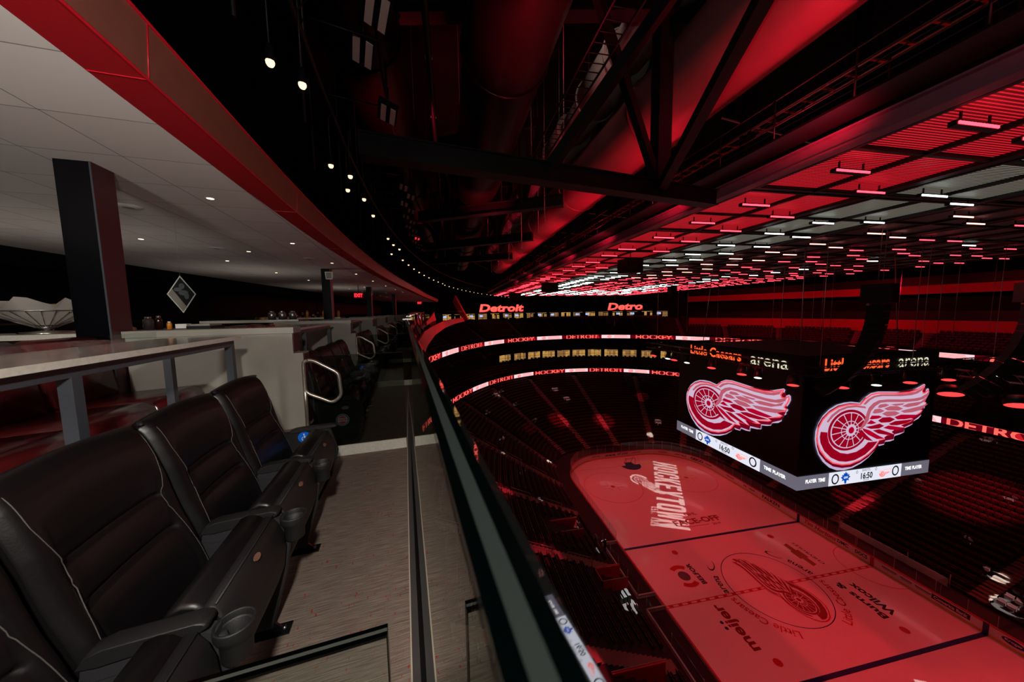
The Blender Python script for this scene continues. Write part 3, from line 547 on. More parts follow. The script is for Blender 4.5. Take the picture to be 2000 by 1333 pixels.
def key(s_):
    p=topx(s_[0],s_[1],s_[2]+.6)
    if p is None or not(-20<p[0]<2020 and 560<p[1]<1340): return 1e9
    # hidden behind our own glass rail / deck
    if p[0]<795+(p[1]-612)*.54: return 1e8
    if p[2]<18: pass
    return p[2]
PENS=((-21.6,-17.0,7.9,10.7),(-22.6,-17.2,-9.9,-6.6),(-18.9,-15.3,-.9,3.2)); seats=[q for q in seats if not any(a<q[0]<b and c<q[1]<d and q[2]<5 for a,b,c,d in PENS)]
seats.sort(key=key)
near=seats[:300]; rest=[s_ for s_ in seats[300:]]
r0=thing('arena_seat','dark red folding stadium seat, pan folded up, in a lower bowl row','seat',(0,0,0),0,'folding stadium seats nearest to us')
mb=MB(); seatgeo(mb,0,0,0,0,(0,)); mb.build('backrest',seatmat2,r0); mb=MB(); seatgeo(mb,0,0,0,0,(1,)); mb.build('seat_pan',seatmat,r0)
for k,s_ in enumerate(near):
    o=r0 if k==0 else dup(r0)
    o.location=s_[:3]; o.rotation_euler=(0,0,s_[3])
mb=MB()
for s_ in rest: seatgeo(mb,*s_)
tag(mb.build('arena_seats',[seatmat2,seatmat],fix=False),'rows of dark red folding stadium seats filling the rest of the bowl','seats','folding stadium seats farther off','stuff')
# ribbon boards -----------------------------------------------------------
def ribbon(name,d,zl,zh,t0,t1,label,start=0,period=7.0,ph=0):
    rb=thing(name,label,'led ribbon',(0,0,0))
    ts=[t0+.8*i for i in range(int((t1-t0)/.8)+1)]; pts=[oval(t,d) for t in ts]; cum=[0]
    for a,b in zip(pts,pts[1:]): cum.append(cum[-1]+(b-a).length)
    def at_s(s_,off=0):
        s_=max(0,min(cum[-1]-1e-4,s_)); 
        import bisect
        i=bisect.bisect_right(cum,s_)-1; i=min(i,len(pts)-2); a,b=pts[i],pts[i+1]; k=(s_-cum[i])/max(1e-6,cum[i+1]-cum[i]); p=a+(b-a)*k; t=(b-a).normalized(); return p+Vector((-t.y,t.x))*off
    mb=MB(); mb.grid(lambda s_,k:(*at_s(s_,[-.25,0,0,-.25][k]),[zl-.12,zl-.12,zh+.1,zh+.1][k]),cum,[0,1,2,3],sm=False); mb.build('fascia_housing',blackmat,rb,False)
    mb=MB(); mb.grid(lambda s_,z:(*at_s(s_,.02),z),cum,[zl,zh],sm=False); mb.build('screen_background',rib_dark,rb,False)
    L=cum[-1]; s_=start; k=0; h=zh-zl
    groups={'a':MB(),'b':MB(),'c':MB()}
    def quad(m_,a,b,za,zb,off,sl=0):
        n=max(1,int((b-a)/1.2))
        for i in range(n):
            x0,x1=a+(b-a)*i/n,a+(b-a)*(i+1)/n; m_.poly([(*at_s(x0+0,off),za),(*at_s(x1,off),za),(*at_s(x1+sl,off),zb),(*at_s(x0+sl,off),zb)])
    while s_<L-1:
        if k%2==ph%2:   # pale panel with wheel and speed lines (drawn right-to-left because s runs counter-clockwise)
            b=min(L,s_+period); quad(groups['a'],s_,b,zl,zh,.04)
            for j in range(5): quad(groups['b'],s_+.4+j*.1,s_+period*.55,zl+h*(.1+.18*j),zl+h*(.17+.18*j),.06,.0)
            c=s_+period*.72; 
            for rr,mm in ((.44,'b'),(.33,'a'),(.24,'b'),(.1,'a')): groups[mm].poly([(*at_s(c+rr*h*1.5*math.cos(q),.065+.012*(1-rr)*2),zl+h*.48+rr*h*math.sin(q)) for q in [2*PI*i/16 for i in range(16)]])
            s_+=period+.3
        else:
            for j in range(3): quad(groups['c'],s_+j*1.1+.2,s_+j*1.1+.7,zl,zh,.04,.5)
            body='DETROIT' if (k//2)%2==0 else 'HOCKEY'
            me=textmesh(body,size=h*2.05,bold=.05,xs=1.2); c=s_+period*.68; x1=max(v.co.x for v in me.vertices); 
            for v in me.vertices: v.co=Vector((*at_s(c-v.co.x,.06),max(zl,min(zh,zl+h*.42+v.co.y))))
            me.materials.clear(); me.materials.append(rib_salmon); link('ribbon_lettering',me,rb); s_+=period*1.45
        k+=1
    groups['a'].build('pale_screen_section',rib_white,rb,False); groups['b'].build('screen_wheel_and_stripes',rib_salmon,rb,False); groups['c'].build('screen_slash_marks',rib_red,rb,False)
    return rb
ribbon('led_ribbon_board',0,11.35,12.25,-30,200,'lower glowing LED ribbon curving around the seating bowl',2.0,6.5)
ribbon('led_ribbon_board',0,20.7,21.6,-30,172,'upper glowing LED ribbon curving around the far end of the bowl',5.0,7.5,1)
# slabs, walls behind the rings
def wall_ring(name,d0,d1,z0,zz,mat,ts,label=None):
    mb=MB(); mb.grid(lambda t,k:(*oval(t,(d0,d1)[k]),(z0,zz)[k]),ts,[0,1],sm=False); return struct(mb.build(name,mat,fix=False),label)
wall_ring('wall_under_ribbon',.3,.3,10.6,12.4,blackmat,TB); wall_ring('wall_suite_level',5.6,5.6,13.9,17.3,blackmat,TB); wall_ring('trim_suite_soffit',2.6,5.6,17.25,17.25,blackmat,TB)
wall_ring('wall_middle_tier',8.3,8.3,20,21.6,blackmat,TB); wall_ring('trim_middle_soffit',.3,8.3,21.5,21.5,blackmat,TB); wall_ring('trim_red_lower_parapet',.35,.35,10.3,11.2,balconyred,[8+1.5*i for i in range(18)],'red parapet under the lower ribbon on the far side')
wall_ring('trim_upper_parapet',11.8,11.8,25.9,26.7,balconyred,[70+1.2*i for i in range(22)],'low red parapet above the far upper bowl'); wall_ring('wall_concourse',17,17,25.6,33.5,blackmat,TC)
wall_ring('floor_concourse',11.6,17,25.9,25.9,concrete,TC); wall_ring('trim_red_suite_band',4.4,4.4,12.7,13.5,balconyred,[128+1*i for i in range(9)])
# right hand stacked red fascias
for d,za,zb,t0,t1,lb in ((7,23.7,26.0,10,66,'lower red fascia band of the far side upper level'),(9,30.3,31.7,2,66,'upper red fascia band of the far side upper level')):
    wall_ring('trim_red_fascia',d,d,za,zb,balconyred,[t0+2*i for i in range(int((t1-t0)/2)+1)],lb); wall_ring('trim_dark_fascia',d+.1,d+.1,zb,zb+1.5,ductdark,[t0+2*i for i in range(int((t1-t0)/2)+1)])
for a_,b_ in (((22,6,32),(46,16,25)),((20,18,32),(44,30,25)),((16,28,32),(36,46,25))): lamp('SPOT','fascia_fill_spot',a_,4200,(1,.008,.06),.3,b_,80,.7)  # added red spots without fixtures, they brighten the fascia bands
# lit suites at the far end
def suites(tcs,d,z0,zz,wid,name,label,cat,grp,tv=False):
    for q,t in enumerate(tcs):
        p=oval(t,d); p2=oval(t+.4,d); tg=(p2-p).normalized(); rz=math.atan2(tg.y,tg.x)
        g=thing(name,label,cat,(p.x,p.y,z0),rz,grp); h=zz-z0
        mb=MB(); mb.b2((-wid/2,.05,0),(wid/2,.1,h)); mb.build('room_shell',blackmat,g); rnd=random.Random(q*7+int(z0))
        mb=MB(); x=-wid/2
        while x<wid/2-.2:
            ww=rnd.uniform(.25,.9); 
            if rnd.random()<(.6 if not tv else .85): mb.b2((x,.13,h*rnd.uniform(.05,.35)),(min(x+ww,wid/2),.16,h*rnd.uniform(.7,.95)))
            x+=ww+rnd.uniform(.02,.16)
        mb.b2((-wid/2,.13,h*.93),(wid/2,.2,h*.99)); mb.build('lit_interior',amber if not tv or q%2 else amberdim,g)
        mb=MB(); mb.b2((-wid/2,.101,h*.1),(wid/2,.12,h*.92)); mb.build('dim_interior',amberdim if not tv else blackmat,g)
        mb=MB(); mb.b2((-wid/2-.06,.2,0),(-wid/2+.06,.3,h)); mb.b2((-.04,.2,0),(.04,.3,h)); mb.b2((-wid/2,.2,h*.45),(wid/2,.24,h*.48)); mb.b2((-wid/2,.2,-.1),(wid/2,.34,.12)); mb.build('window_frame',blacksteel,g)
        if (tv and q%3!=1): mb=MB(); x=rnd.uniform(-.5,.3)*wid/2; mb.b2((x,.22,h*.5),(x+1.1,.27,h*.5+.6)); mb.build('television',tvblue,g)
        if not tv:
            mb=MB(); 
            for i in range(3): mb.b2((-wid/2+.4+i*wid/3.2,.5,0),(-wid/2+.9+i*wid/3.2,.9,.55))
            mb.build('suite_chairs',leather,g)
suites([66+3.35*i for i in range(12)],5.5,14.7,17.1,3.8,'luxury_suite','amber lit suite window box on the far side of the bowl between the ribbons','suite','amber lit suites')
suites([69.5+2.5*i for i in range(18)],14.5,26.0,27.9,3.0,'concourse_bar','warm lit concourse bar bay above the far upper bowl','bar','lit concourse bays above the upper bowl',True)
# Detroit signs
for k,(x,y) in enumerate(((-17,69.0),(23.5,69.0))):
    s_=thing('script_sign','glowing red script sign reading Detroit, '+('left of the two at the far end' if k==0 else 'right of the two at the far end'),'sign',(x,y,29.4),R(180+(8 if k==0 else -12)))
    textobj('sign_lettering','Detroit',rib_salmon,s_,lambda a,b:(-a*1.0,0.06,b),size=2.9,bold=.1,xs=1.5,shear=.15)
    mb=MB(); mb.b2((-6,-.1,-1.2),(6,0,1.2)); mb.build('sign_backing',blackmat,s_)
    me=textmesh('Detroit',size=2.9,bold=.14,xs=1.5,shear=.15); 
    for v in me.vertices: v.co=Vector((-v.co.x-.08,.03,v.co.y-.1))
    me.materials.clear(); me.materials.append(rib_red); link('sign_shadow_lettering',me,s_)
# ------------------------------------------------------------------ scoreboard
sb=thing('centre_hung_scoreboard','huge black cube scoreboard hanging over centre ice with a winged wheel on each face','scoreboard',(0,0,14.72))
BW=6.57
mb=MB(); mb.b2((-BW+.15,-BW+.15,0),(BW-.15,BW-.15,9.9)); mb.build('board_core',blackmat,sb)
for nm,ang in (('left_face',-90),('right_face',0)):
    # local face frame: a runs left to right seen from outside, z up
    A=R(ang)
    def F(a,z,e=0,A=A): x,y=a,-BW-e; return (x*math.cos(A)-y*math.sin(A),x*math.sin(A)+y*math.cos(A),z)
    mb=MB(); mb.poly([F(-BW,1.08,-.02),F(BW,1.08,-.02),F(BW,9.0,-.02),F(-BW,9.0,-.02)]); mb.build('main_screen',scr_black,sb,False)
    mb=MB(); 
    for i in range(19): mb.b2((0,0,0),(0,0,0)) if False else mb.poly([F(-BW,1.3+i*.4,.0),F(BW,1.3+i*.4,.0),F(BW,1.315+i*.4,.0),F(-BW,1.315+i*.4,.0)])
    mb.build('screen_seams',blacksteel,sb,False)
    wheel_mark(lambda x,y,e,F=F:F(x,4.48+y,.03+e),sb,dict(lilac=lg_lilac,dark=lg_dark,bright=lg_bright,pale=lg_pale,red=lg_red,red2=lg_red2,pink=lg_pink),eps=.012,name='winged_wheel')
    # ribbon
    def rq(a0,a1,z0,zz,mt,e,name): mb=MB(); mb.poly([F(a0,z0,e),F(a1,z0,e),F(a1,zz,e),F(a0,zz,e)]); mb.build(name,mt,sb,False)
    rq(-BW-.03,BW+.03,0,1.08,scr_grey,.03,'ribbon_screen'); rq(-3.65,3.62,0,1.08,scr_white,.04,'score_strip')
    def T_(body,a,z,h_,mt,e=.06,bold=.02,xs=.8,name='score_lettering'): textobj(name,body,mt,sb,lambda x,y,F=F:F(a+x,z+y,e),size=h_*1.4,bold=bold,xs=xs)
    T_('PLAYER',-5.35,.62,.27,ltr_white); T_('TIME',-4.35,.6,.27,ltr_white); T_('TIME',4.3,.6,.27,ltr_white); T_('PLAYER',5.25,.6,.27,ltr_white)
    T_('16:50',0,.46,.48,sc_ink,xs=.85); T_('SHOTS',-.05,.94,.2,inkgrey,bold=0,xs=.95); T_('PREGAME',0,.13,.12,sc_ink,bold=0)
    def ringF(a,z,ro,ri,mt,e=.06):
        mb=MB(); 
        for i in range(32):
            p,q=2*PI*i/32,2*PI*(i+1)/32; mb.poly([F(a+ro*math.cos(p)*.85,z+ro*math.sin(p),e),F(a+ro*math.cos(q)*.85,z+ro*math.sin(q),e),F(a+ri*math.cos(q)*.8,z+ri*math.sin(q),e),F(a+ri*math.cos(p)*.8,z+ri*math.sin(p),e)])
        mb.build('score_zero',mt,sb,False)
    ringF(-3.05,.52,.42,.3,sc_ink); ringF(2.98,.56,.42,.3,sc_ink); ringF(-.95,.86,.12,.09,inkgrey); ringF(.95,.94,.12,.09,inkgrey)
    leaf=[(0,.5),(.1,.32),(.22,.38),(.2,.2),(.38,.26),(.34,.1),(.5,.04),(.3,-.12),(.38,-.28),(.14,-.22),(.08,-.5),(-.08,-.5),(-.14,-.22),(-.38,-.28),(-.3,-.12),(-.5,.04),(-.34,.1),(-.38,.26),(-.2,.2),(-.22,.38),(-.1,.32)]
    mb=MB(); flat(mb,leaf,lambda x,y,F=F:F(-2.05+x*.95,.55+y*.98,.06)); mb.build('leaf_emblem',sc_blue,sb,False)
    textobj('emblem_lettering','LEAFS',scr_white,sb,lambda x,y,F=F:F(-2.05+x,.55+y,.075),size=.22,bold=.01,xs=.7)
    wheel_mark(lambda x,y,e,F=F:F(1.85+x*.11,.5+y*.11,.055+e*.3),sb,dict(bright=rib_salmon,pale=scr_white,red=rib_salmon,pink=rib_white,red2=rib_salmon),simple=True,eps=.012,name='small_winged_wheel')
    # arena name in lit letters
    textobj('arena_name_lettering','Little Caesars',let_orange,sb,lambda x,y,F=F:F(-1.75+x,9.42+y,.06),size=1.25,bold=.03,xs=.9); textobj('arena_name_lettering','arena',let_cream,sb,lambda x,y,F=F:F(3.85+x,9.42+y,.06),size=1.45,bold=.0,xs=1.0)
    mb=MB(); mb.poly([F(-BW,9.0,-.01),F(BW,9.0,-.01),F(BW,10.2,-.01),F(-BW,10.2,-.01)]); mb.build('name_panel',blackmat,sb,False)
mb=MB()
for x in (-5,5):
    for y in (-5,5): mb.tube([(x,y,9.9),(x*.9,y*.9,18.5)],.035,5)
mb.build('suspension_cable',railmat,sb)
# lighting truss ring around the top of the board with hanging lamps
tr=thing('lighting_truss','black square lighting truss hanging around the top of the scoreboard','truss',(0,0,24.0))
TRW=8.6
mb=MB()
for z in (0,.55):
    for o_ in (0,.5):
        w2=TRW+o_
        for a,b in (((-w2,-w2),(w2,-w2)),((w2,-w2),(w2,w2)),((w2,w2),(-w2,w2)),((-w2,w2),(-w2,-w2))): mb.tube([(*a,z),(*b,z)],.045,5)
for i in range(26):
    t=-TRW+i*TRW/13; 
    for a,b in (((t,-TRW-.25),(t+.6,-TRW-.25)),((-TRW-.25,t),(-TRW-.25,t+.6))): mb.tube([(*a,0),(*b,.55)],.025,4)
mb.build('truss_frame',blacksteel,tr)
mb=MB()
for x in (-8,0,8):
    for y in (-8.6,8.6): mb.tube([(x,y,.5),(x,y,8.75)],.02,4)
mb.build('hoist_cable',railmat,tr)
def headlamp(name,loc,aim,lens,label,r=.34,group=None):
    g=thing(name,label,'stage light',loc,0,group)
    mb=MB(); mb.lathe([(.0,.5),(r*.8,.48),(r,.1),(r,-.18),(r*.96,-.2)],n=14); mb.box((0,0,.62),(.5,.3,.22)); mb.tube([(-r-.08,0,0),(-r-.08,0,.6),(r+.08,0,.6),(r+.08,0,0)],.03,5); mb.build('lamp_housing',blacksteel,g)
    mb=MB(); mb.poly([(r*.94*math.cos(2*PI*i/18),r*.94*math.sin(2*PI*i/18),-.17) for i in range(18)]); mb.build('lens',lens,g,False)
    g.rotation_euler=Vector(aim or (-.36,-.28,-.89)).to_track_quat('-Z','Y').to_euler(); return g
for k,(x,y,c_) in enumerate(((-8.8,8.0,1),(-8.8,5.5,0),(-8.8,4.5,1),(-8.8,2.6,0),(-8.8,-.5,1),(-8.8,-3.6,1),(-8.8,-5,0),(-8.8,-7.6,1),(-6.5,-8.9,1),(-3.6,-8.9,0),(-.6,-8.9,1),(3,-8.9,1),(6.2,-8.9,1),(8.4,-8.9,0),(8.6,-4,1))):
    headlamp('moving_head_light',(x,y,23.3),None,redlens if c_ else whitelens,'round moving stage light hanging from the truss at the scoreboard top, '+('red lens' if c_ else 'white lens'),r=.36 if c_ else .27,group='red stage lights on the scoreboard truss' if c_ else 'white stage lights on the scoreboard truss')
headlamp('moving_head_light',(9,-6.2,21.2),None,redlens,'large glowing red stage light just right of the right wing tip',r=.75); headlamp('moving_head_light',(9,-9.6,21.2),None,redlens,'large glowing red stage light at the right frame edge',r=.75); headlamp('moving_head_light',(9,-8,21.8),(.3,.2,-.9),redlens,'big black stage light body between two glowing red lamps',r=.8)
lt=thing('side_truss','short black truss carrying the three large stage lights on the right','truss',(9.2,-8,22.6)); mb=MB()
for z in (0,.5):
    for x in (0,.5): mb.tube([(x,-4,z),(x,4,z)],.05,5)
for i in range(10): mb.tube([(0,-4+i*.8,0),(0,-3.6+i*.8,.5),(0,-3.2+i*.8,0)],.025,4)
mb.build('truss_frame',railmat,lt); mb=MB(); mb.tube([(0,-3,.5),(0,-3,10.5)],.02,4); mb.tube([(0,3,.5),(0,3,10.5)],.02,4); mb.build('hoist_cable',railmat,lt)
# line array loudspeakers
def array(x,y,z,n,rz,label):
    g=thing('line_array_speaker',label,'loudspeaker',(x,y,z),rz)
    mb=MB(); mb.box((0,0,.5),(1.6,1.3,1.1)); mb.build('top_subwoofer',blacksteel,g)
    mb=MB(); mb.box((0,.2,-.15),(2.4,.12,.12)); mb.tube([(-.5,0,1),(-.5,0,8.5)],.02,4); mb.tube([(.5,0,1),(.5,0,8.5)],.02,4); mb.build('flying_bar',railmat,g)
    py,pz,a=0,-.35,0
    for i in range(n):
        mb=MB(); mt=Matrix.Rotation(a,4,'X'); mb.box((0,py,pz),(1.35,.75,.36),mat=mt); mb.build('speaker_cabinet',blackmat,g)
        py+=math.sin(a)*.4; pz-=math.cos(a)*.4; a+=R(3.1)
array(-6.3,-10.3,28.7,16,R(20),'tall black curved line array speaker hanging in front of the scoreboard'); array(.3,-13.2,28.6,15,R(35),'black line array speaker hanging at the right edge of the photo')

# video projectors hung under the grid
def box_unit(x,y,z,w_,lb):
    g=thing('hanging_speaker_box',lb,'loudspeaker',(x,y,z),R(10)); mb=MB(); mb.box((0,0,-w_*.35),(w_,w_*.8,w_*.7)); mb.build('speaker_cabinet',blackmat,g); mb=MB(); mb.box((0,-w_*.41,-w_*.35),(w_*.9,.02,w_*.6)); mb.build('speaker_grille',blacksteel,g); mb=MB(); mb.tube([(0,0,0),(0,0,1)],.04,5); mb.build('hanger_rod',railmat,g)
box_unit(-17.6,-1.6,32.4,1.5,'black speaker box hanging under the red grid, nearest of three'); box_unit(-17.8,19,32.4,1.9,'black speaker box hanging under the red grid, middle of three'); box_unit(-17.8,44,32.4,2.2,'black speaker box hanging under the red grid, farthest of three')
# ------------------------------------------------------------------ benches on our side of the ice
def bench(y0,y1,label):
    g=thing('team_bench',label,'bench',(-HX,(y0+y1)/2,0)); L=(y1-y0)/2
    mb=MB(); mb.b2((-1.9,-L,.0),(-.13,L,.22)); mb.build('bench_floor',inkdark,g)
    mb=MB(); mb.b2((-1.75,-L+.3,.62),(-1.35,L-.3,.68)); 
    for i in range(5): mb.b2((-1.6,-L+.6+i*(2*L-1.4)/4,.22),(-1.5,-L+.75+i*(2*L-1.4)/4,.62))
    mb.build('bench_seat',balconyred,g)
    mb=MB(); mb.b2((-2.0,-L,0),(-1.9,L,1.15)); mb.b2((-1.95,L-.1,0),(-.13,L,1.15)); mb.b2((-1.95,-L,0),(-.13,-L+.1,1.15)); mb.build('rear_wall',board,g)
    mb=MB(); mb.b2((-2.02,-L,1.15),(-1.88,L,1.2)); mb.b2((-2.0,L-.12,1.15),(-.13,L+.02,1.2)); mb.b2((-2.0,-L-.02,1.15),(-.13,-L+.12,1.2)); mb.build('wall_cap',railmat,g)
    mb=MB(); mb.b2((-1.96,-L,1.2),(-1.94,L,2.3)); mb.build('rear_glass',rinkglass,g)
    mb=MB(); 
    for i in range(5): yy=-L+i*2*L/4; mb.tube([(-1.95,yy,1.2),(-1.95,yy,2.35)],.025,6)
    mb.build('glass_support',railmat,g); return g
bench(.6,8.0,'long players bench with red floor on the near side, farther of two'); bench(-14.5,-.8,'long players bench with red floor on the near side, nearer of two')
# small corner enclosures and camera platform by the benches
def pen(x0,x1,y0,y1,z0,h,label,mat=balconyred):
    g=thing('vomitory_wall',label,'wall enclosure',((x0+x1)/2,(y0+y1)/2,z0)); a,b=(x1-x0)/2,(y1-y0)/2
    mb=MB(); mb.b2((-a,b-.12,0),(a,b,h)); mb.b2((-a,-b,0),(a,-b+.12,h)); mb.b2((-a,-b,0),(-a+.12,b,h)); mb.build('enclosure_panel',mat,g)
    mb=MB(); mb.tube([(a,b,h+.06),(-a,b,h+.06),(-a,-b,h+.06),(a,-b,h+.06)],.03,6); mb.build('top_rail',railmat,g); mb=MB(); mb.b2((-a,-b,.0),(a,b,.05)); mb.build('tunnel_floor',blackmat,g)
pen(-21.2,-17.2,8.2,10.4,1.6,1.5,'red walled tunnel entry beside the two standing people'); pen(-22.3,-17.5,-9.6,-6.9,1.4,2.2,'large red walled tunnel entry at the bottom edge beside the bench')
pen(-18.3,-15.6,1.2,2.9,1.3,1.4,'small red and tan camera well behind the farther bench')
mb=MB()
for i in range(6): mb.b2((-18.6+.45*i,-.6+.1*i,1.3),(-18.3+.45*i,.2+.1*i,2.1))
tag(mb.build('camera_equipment',blacksteel),'cluster of camera gear behind the farther bench','camera gear')
# penalty boxes opposite
pb=thing('penalty_box','penalty box enclosure with reddish glass panels on the far side boards','penalty box',(13.1,0,0))
mb=MB(); mb.b2((0,-4.6,0),(1.9,4.6,.2)); mb.b2((1.8,-4.6,.2),(1.95,4.6,1.15)); mb.build('box_floor',inkdark,pb)
for y in (-4.6,-1.6,1.6,4.6):
    mb=MB(); mb.b2((.1,y-.04,0),(1.9,y+.04,2.2)); mb.build('divider_panel',rinkglass,pb); mb=MB(); mb.tube([(1.9,y,0),(1.9,y,2.5)],.04,6); mb.tube([(.1,y,1.07),(.1,y,2.5)],.03,6); mb.build('divider_post',railmat,pb)
mb=MB(); mb.b2((1.84,-4.5,1.15),(1.9,4.5,1.95)); mb.build('rear_signage_panel',board,pb)
mb=MB(); mb.b2((1.1,-4.2,.55),(1.5,4.2,.62)); mb.build('bench_seat',balconyred,pb)
# ------------------------------------------------------------------ two people by the tunnel
clothA=P('light_grey_jacket',(.4,.42,.4),.8); clothB=P('black_clothing',(.012,.012,.014),.8); skinm=P('skin',(.5,.3,.22),.55); hairm=P('dark_hair',(.03,.02,.015),.6); trous=P('dark_trousers',(.02,.02,.025),.8)
def person(x,y,z,rz,top,label,lean=0,hold=False):
    g=thing('person',label,'person',(x,y,z),rz)
    V=[];Ed=[];Rr=[]
    def add(p,r,par=None):
        V.append(p); Rr.append(r)
        if par is not None: Ed.append((par,len(V)-1))
        return len(V)-1
    pel=add((0,0,.95),.15); wa=add((0,0,1.1),.13,pel); ch=add((.02+lean*.1,0,1.32),.155,wa); nk=add((.03+lean*.16,0,1.5),.06,ch); hd=add((.05+lean*.18,0,1.62),.095,nk); tp=add((.05+lean*.18,0,1.70),.085,hd)
    tips=[]
    for s_ in (-1,1):
        hp=add((0,s_*.09,.88),.10,pel); kn=add((.03,s_*.11,.5),.065,hp); an=add((-.02,s_*.12,.1),.045,kn); add((.12,s_*.13,.05),.04,an)
        sh=add((.02+lean*.12,s_*.18,1.42),.07,ch); el=add((.02 if not hold else .12,s_*.26,1.16),.05,sh); wr=add((.12 if not hold else .34,s_*(.24 if not hold else .12),.93 if not hold else 1.12),.035,el)
        pm=add((.15 if not hold else .40,s_*(.24 if not hold else .1),.86 if not hold else 1.13),.036,wr); tips.append(pm)
        for k in range(4): add((.17+.01*k if not hold else .47,s_*(.22+.015*k if not hold else .07+.018*k),.79-.005*k if not hold else 1.12),.010,pm)
        add((.19 if not hold else .42,s_*(.2 if not hold else .05),.86 if not hold else 1.16),.011,pm)
    me=bpy.data.meshes.new('body'); me.from_pydata(V,Ed,[]); o=link('body',me,g); o.modifiers.new('s','SKIN')
    for i,r in enumerate(Rr): o.data.skin_vertices[0].data[i].radius=(r,r); 
    o.data.skin_vertices[0].data[0].use_root=True
    sbd=o.modifiers.new('u','SUBSURF'); sbd.levels=1; sbd.render_levels=1
    dg=bpy.context.evaluated_depsgraph_get(); m2=bpy.data.meshes.new_from_object(o.evaluated_get(dg)); o.modifiers.clear(); o.data=m2
    m2.materials.clear(); [m2.materials.append(m_) for m_ in (skinm,top,trous,blackmat)]
    for p_ in m2.polygons:
        c=p_.center; hand=(abs(c.y)>.05 and ((not hold and c.z<.95 and abs(c.y)>.19 and c.z>.7) or (hold and c.x>.33)))
        p_.material_index=0 if (c.z>1.5 or hand) else (3 if c.z<.1 else (2 if c.z<.93 else 1)); p_.use_smooth=True
    mb=MB(); hx=.05+lean*.18; mb.grid(lambda a,b:(hx-.012+.105*math.cos(b)*math.cos(a),.1*math.cos(b)*math.sin(a),1.66+.12*math.sin(b)),[2*PI*i/14 for i in range(15)],[.15+i*(PI/2-.15)/5 for i in range(6)]); mb.build('hair',hairm,g)
    mb=MB()
    for s_ in (-1,1): mb.box((hx+.088,s_*.033,1.645),(.012,.022,.012)); 
    mb.build('eyes',blackmat,g); mb=MB(); mb.prism([(hx+.085,1.60),(hx+.12,1.605),(hx+.09,1.65)],1,-.012,.012); mb.build('nose',skinm,g); return g
person(-15.9,7.6,1.25,R(200),clothA,'person in a light grey jacket standing by the tunnel entry, farther of the pair',1)
person(-15.4,6.4,1.25,R(110),clothB,'person in black standing with raised forearms by the tunnel entry, nearer of the pair',0,True)
def pool(x,y,z,e,ang,src,col=(1,1,.93)): lamp('SPOT','followspot',src,e,col,.05,(x,y,z),ang,.35)
# ================================================================== our deck
def deckmesh(name,mat,v0,v1,h0,h1,us,extra=0,label=None,curve=None):
    cb=curve or bend; mb=MB(); mb.grid(lambda u,k:((v0,v0,v1,v1)[k]+(cb(u) if True else 0),u,(h0,h1,h1,h0)[k]),us,[0,1,2,3],sm=False)
    o=mb.build(name,mat); o.location=LW(0,0,0); o.rotation_euler=(0,0,RA)
    return struct(o,label)
US=[-2+i for i in range(14)]+[12+2*i for i in range(20)]
def slab(name,mat,v0,v1,h0,h1,us,curve=None,label=None):
    cb=curve or bend; mb=MB(); mb.grid(lambda u,k:((v0,v1,v1,v0,v0)[k]+cb(u),u,(h1,h1,h0,h0,h1)[k]),us,[0,1,2,3,4],sm=False)
    n=len(mb.v); mb.face([0,1,2,3]); mb.face([n-5,n-2,n-3,n-4]); o=mb.build(name,mat); o.location=LW(0,0,0); o.rotation_euler=(0,0,RA); return struct(o,label)
slab('floor',carpet,-1.22,.0,-.25,0,US,label='grey brown striped carpet of the front aisle with red flecks')
slab('floor_raised',carpet,-7.8,-1.2,-.25,.35,US,label='raised carpeted lounge floor behind the front chairs')
slab('trim_deck_edge',blacksteel,.0,.16,-.6,.0,US,label='black steel edge of the deck under the glass')
CB=[(0,0),(3.5,0),(6,.06),(8,.17),(11.7,.5),(16,1.05),(22,2.0),(30,3.2),(43,5.5),(60,8.5)]
def ceilb(u):
    w_=1.2; return sum(next((b+(d-b)*(x-a)/(c-a) for (a,b),(c,d) in zip(CB,CB[1:]) if x<=c),8.5) if x>0 else 0 for x in (u-w_,u,u+w_))/3
UC=[-3+.7*i for i in range(22)]+[12.5+1.25*i for i in range(26)]
def csurf(name,mat,prof,label,m=None):
    mb=MB(); mb.grid(lambda u,k:(prof[k][0]+ceilb(u),u,prof[k][1]),UC,list(range(len(prof))),sm=False); o=mb.build(name,mat,fix=False); o.location=LW(0,0,0); o.rotation_euler=(0,0,RA); return struct(o,label)
csurf('ceiling',tile,[(-7.8,HC),(-1.6,HC)],'white tiled lounge ceiling')
csurf('ceiling_slab',blackmat,[(-7.8,HC+.05),(-1.7,HC+.05),(-1.5,HC+.36)],'dark top of the lounge ceiling')
csurf('trim_red_soffit',redfas,[(-1.6,HC),(-1.334,HC)],'flat red band along the ceiling edge')
csurf('trim_copper_fascia',copper,[(-1.334,HC),(-1.332,HC+.02),(-1.315,HC+.29),(-1.315,HC+.31)],'shiny copper fascia along the ceiling edge')
mb=MB(); 
for (v_,h_,r_) in ((-1.334,HC,.008),(-1.313,HC+.31,.011)): mb.tube([(v_+ceilb(u),u,h_) for u in UC],r_,6)
o=mb.build('trim_red_edges',redtrim); o.location=LW(0,0,0); o.rotation_euler=(0,0,RA); struct(o,'thin red edges of the copper fascia')
csurf('trim_grey_cap',P('taupe_trim',(.2,.14,.12),.6),[(-1.315,HC+.31),(-1.37,HC+.38),(-1.5,HC+.38)],'taupe top edge above the copper fascia')
mb=MB()
for i in range(12): u=2.55+2.6*i; mb.box((-1.467+ceilb(u),u,HC-.001),(.26,.006,.004)); mb.tube([(-1.333+ceilb(u),u,HC),(-1.314+ceilb(u),u,HC+.3)],.004,5)
o=mb.build('trim_soffit_joint',redtrim); o.location=LW(0,0,0); o.rotation_euler=(0,0,RA); struct(o)
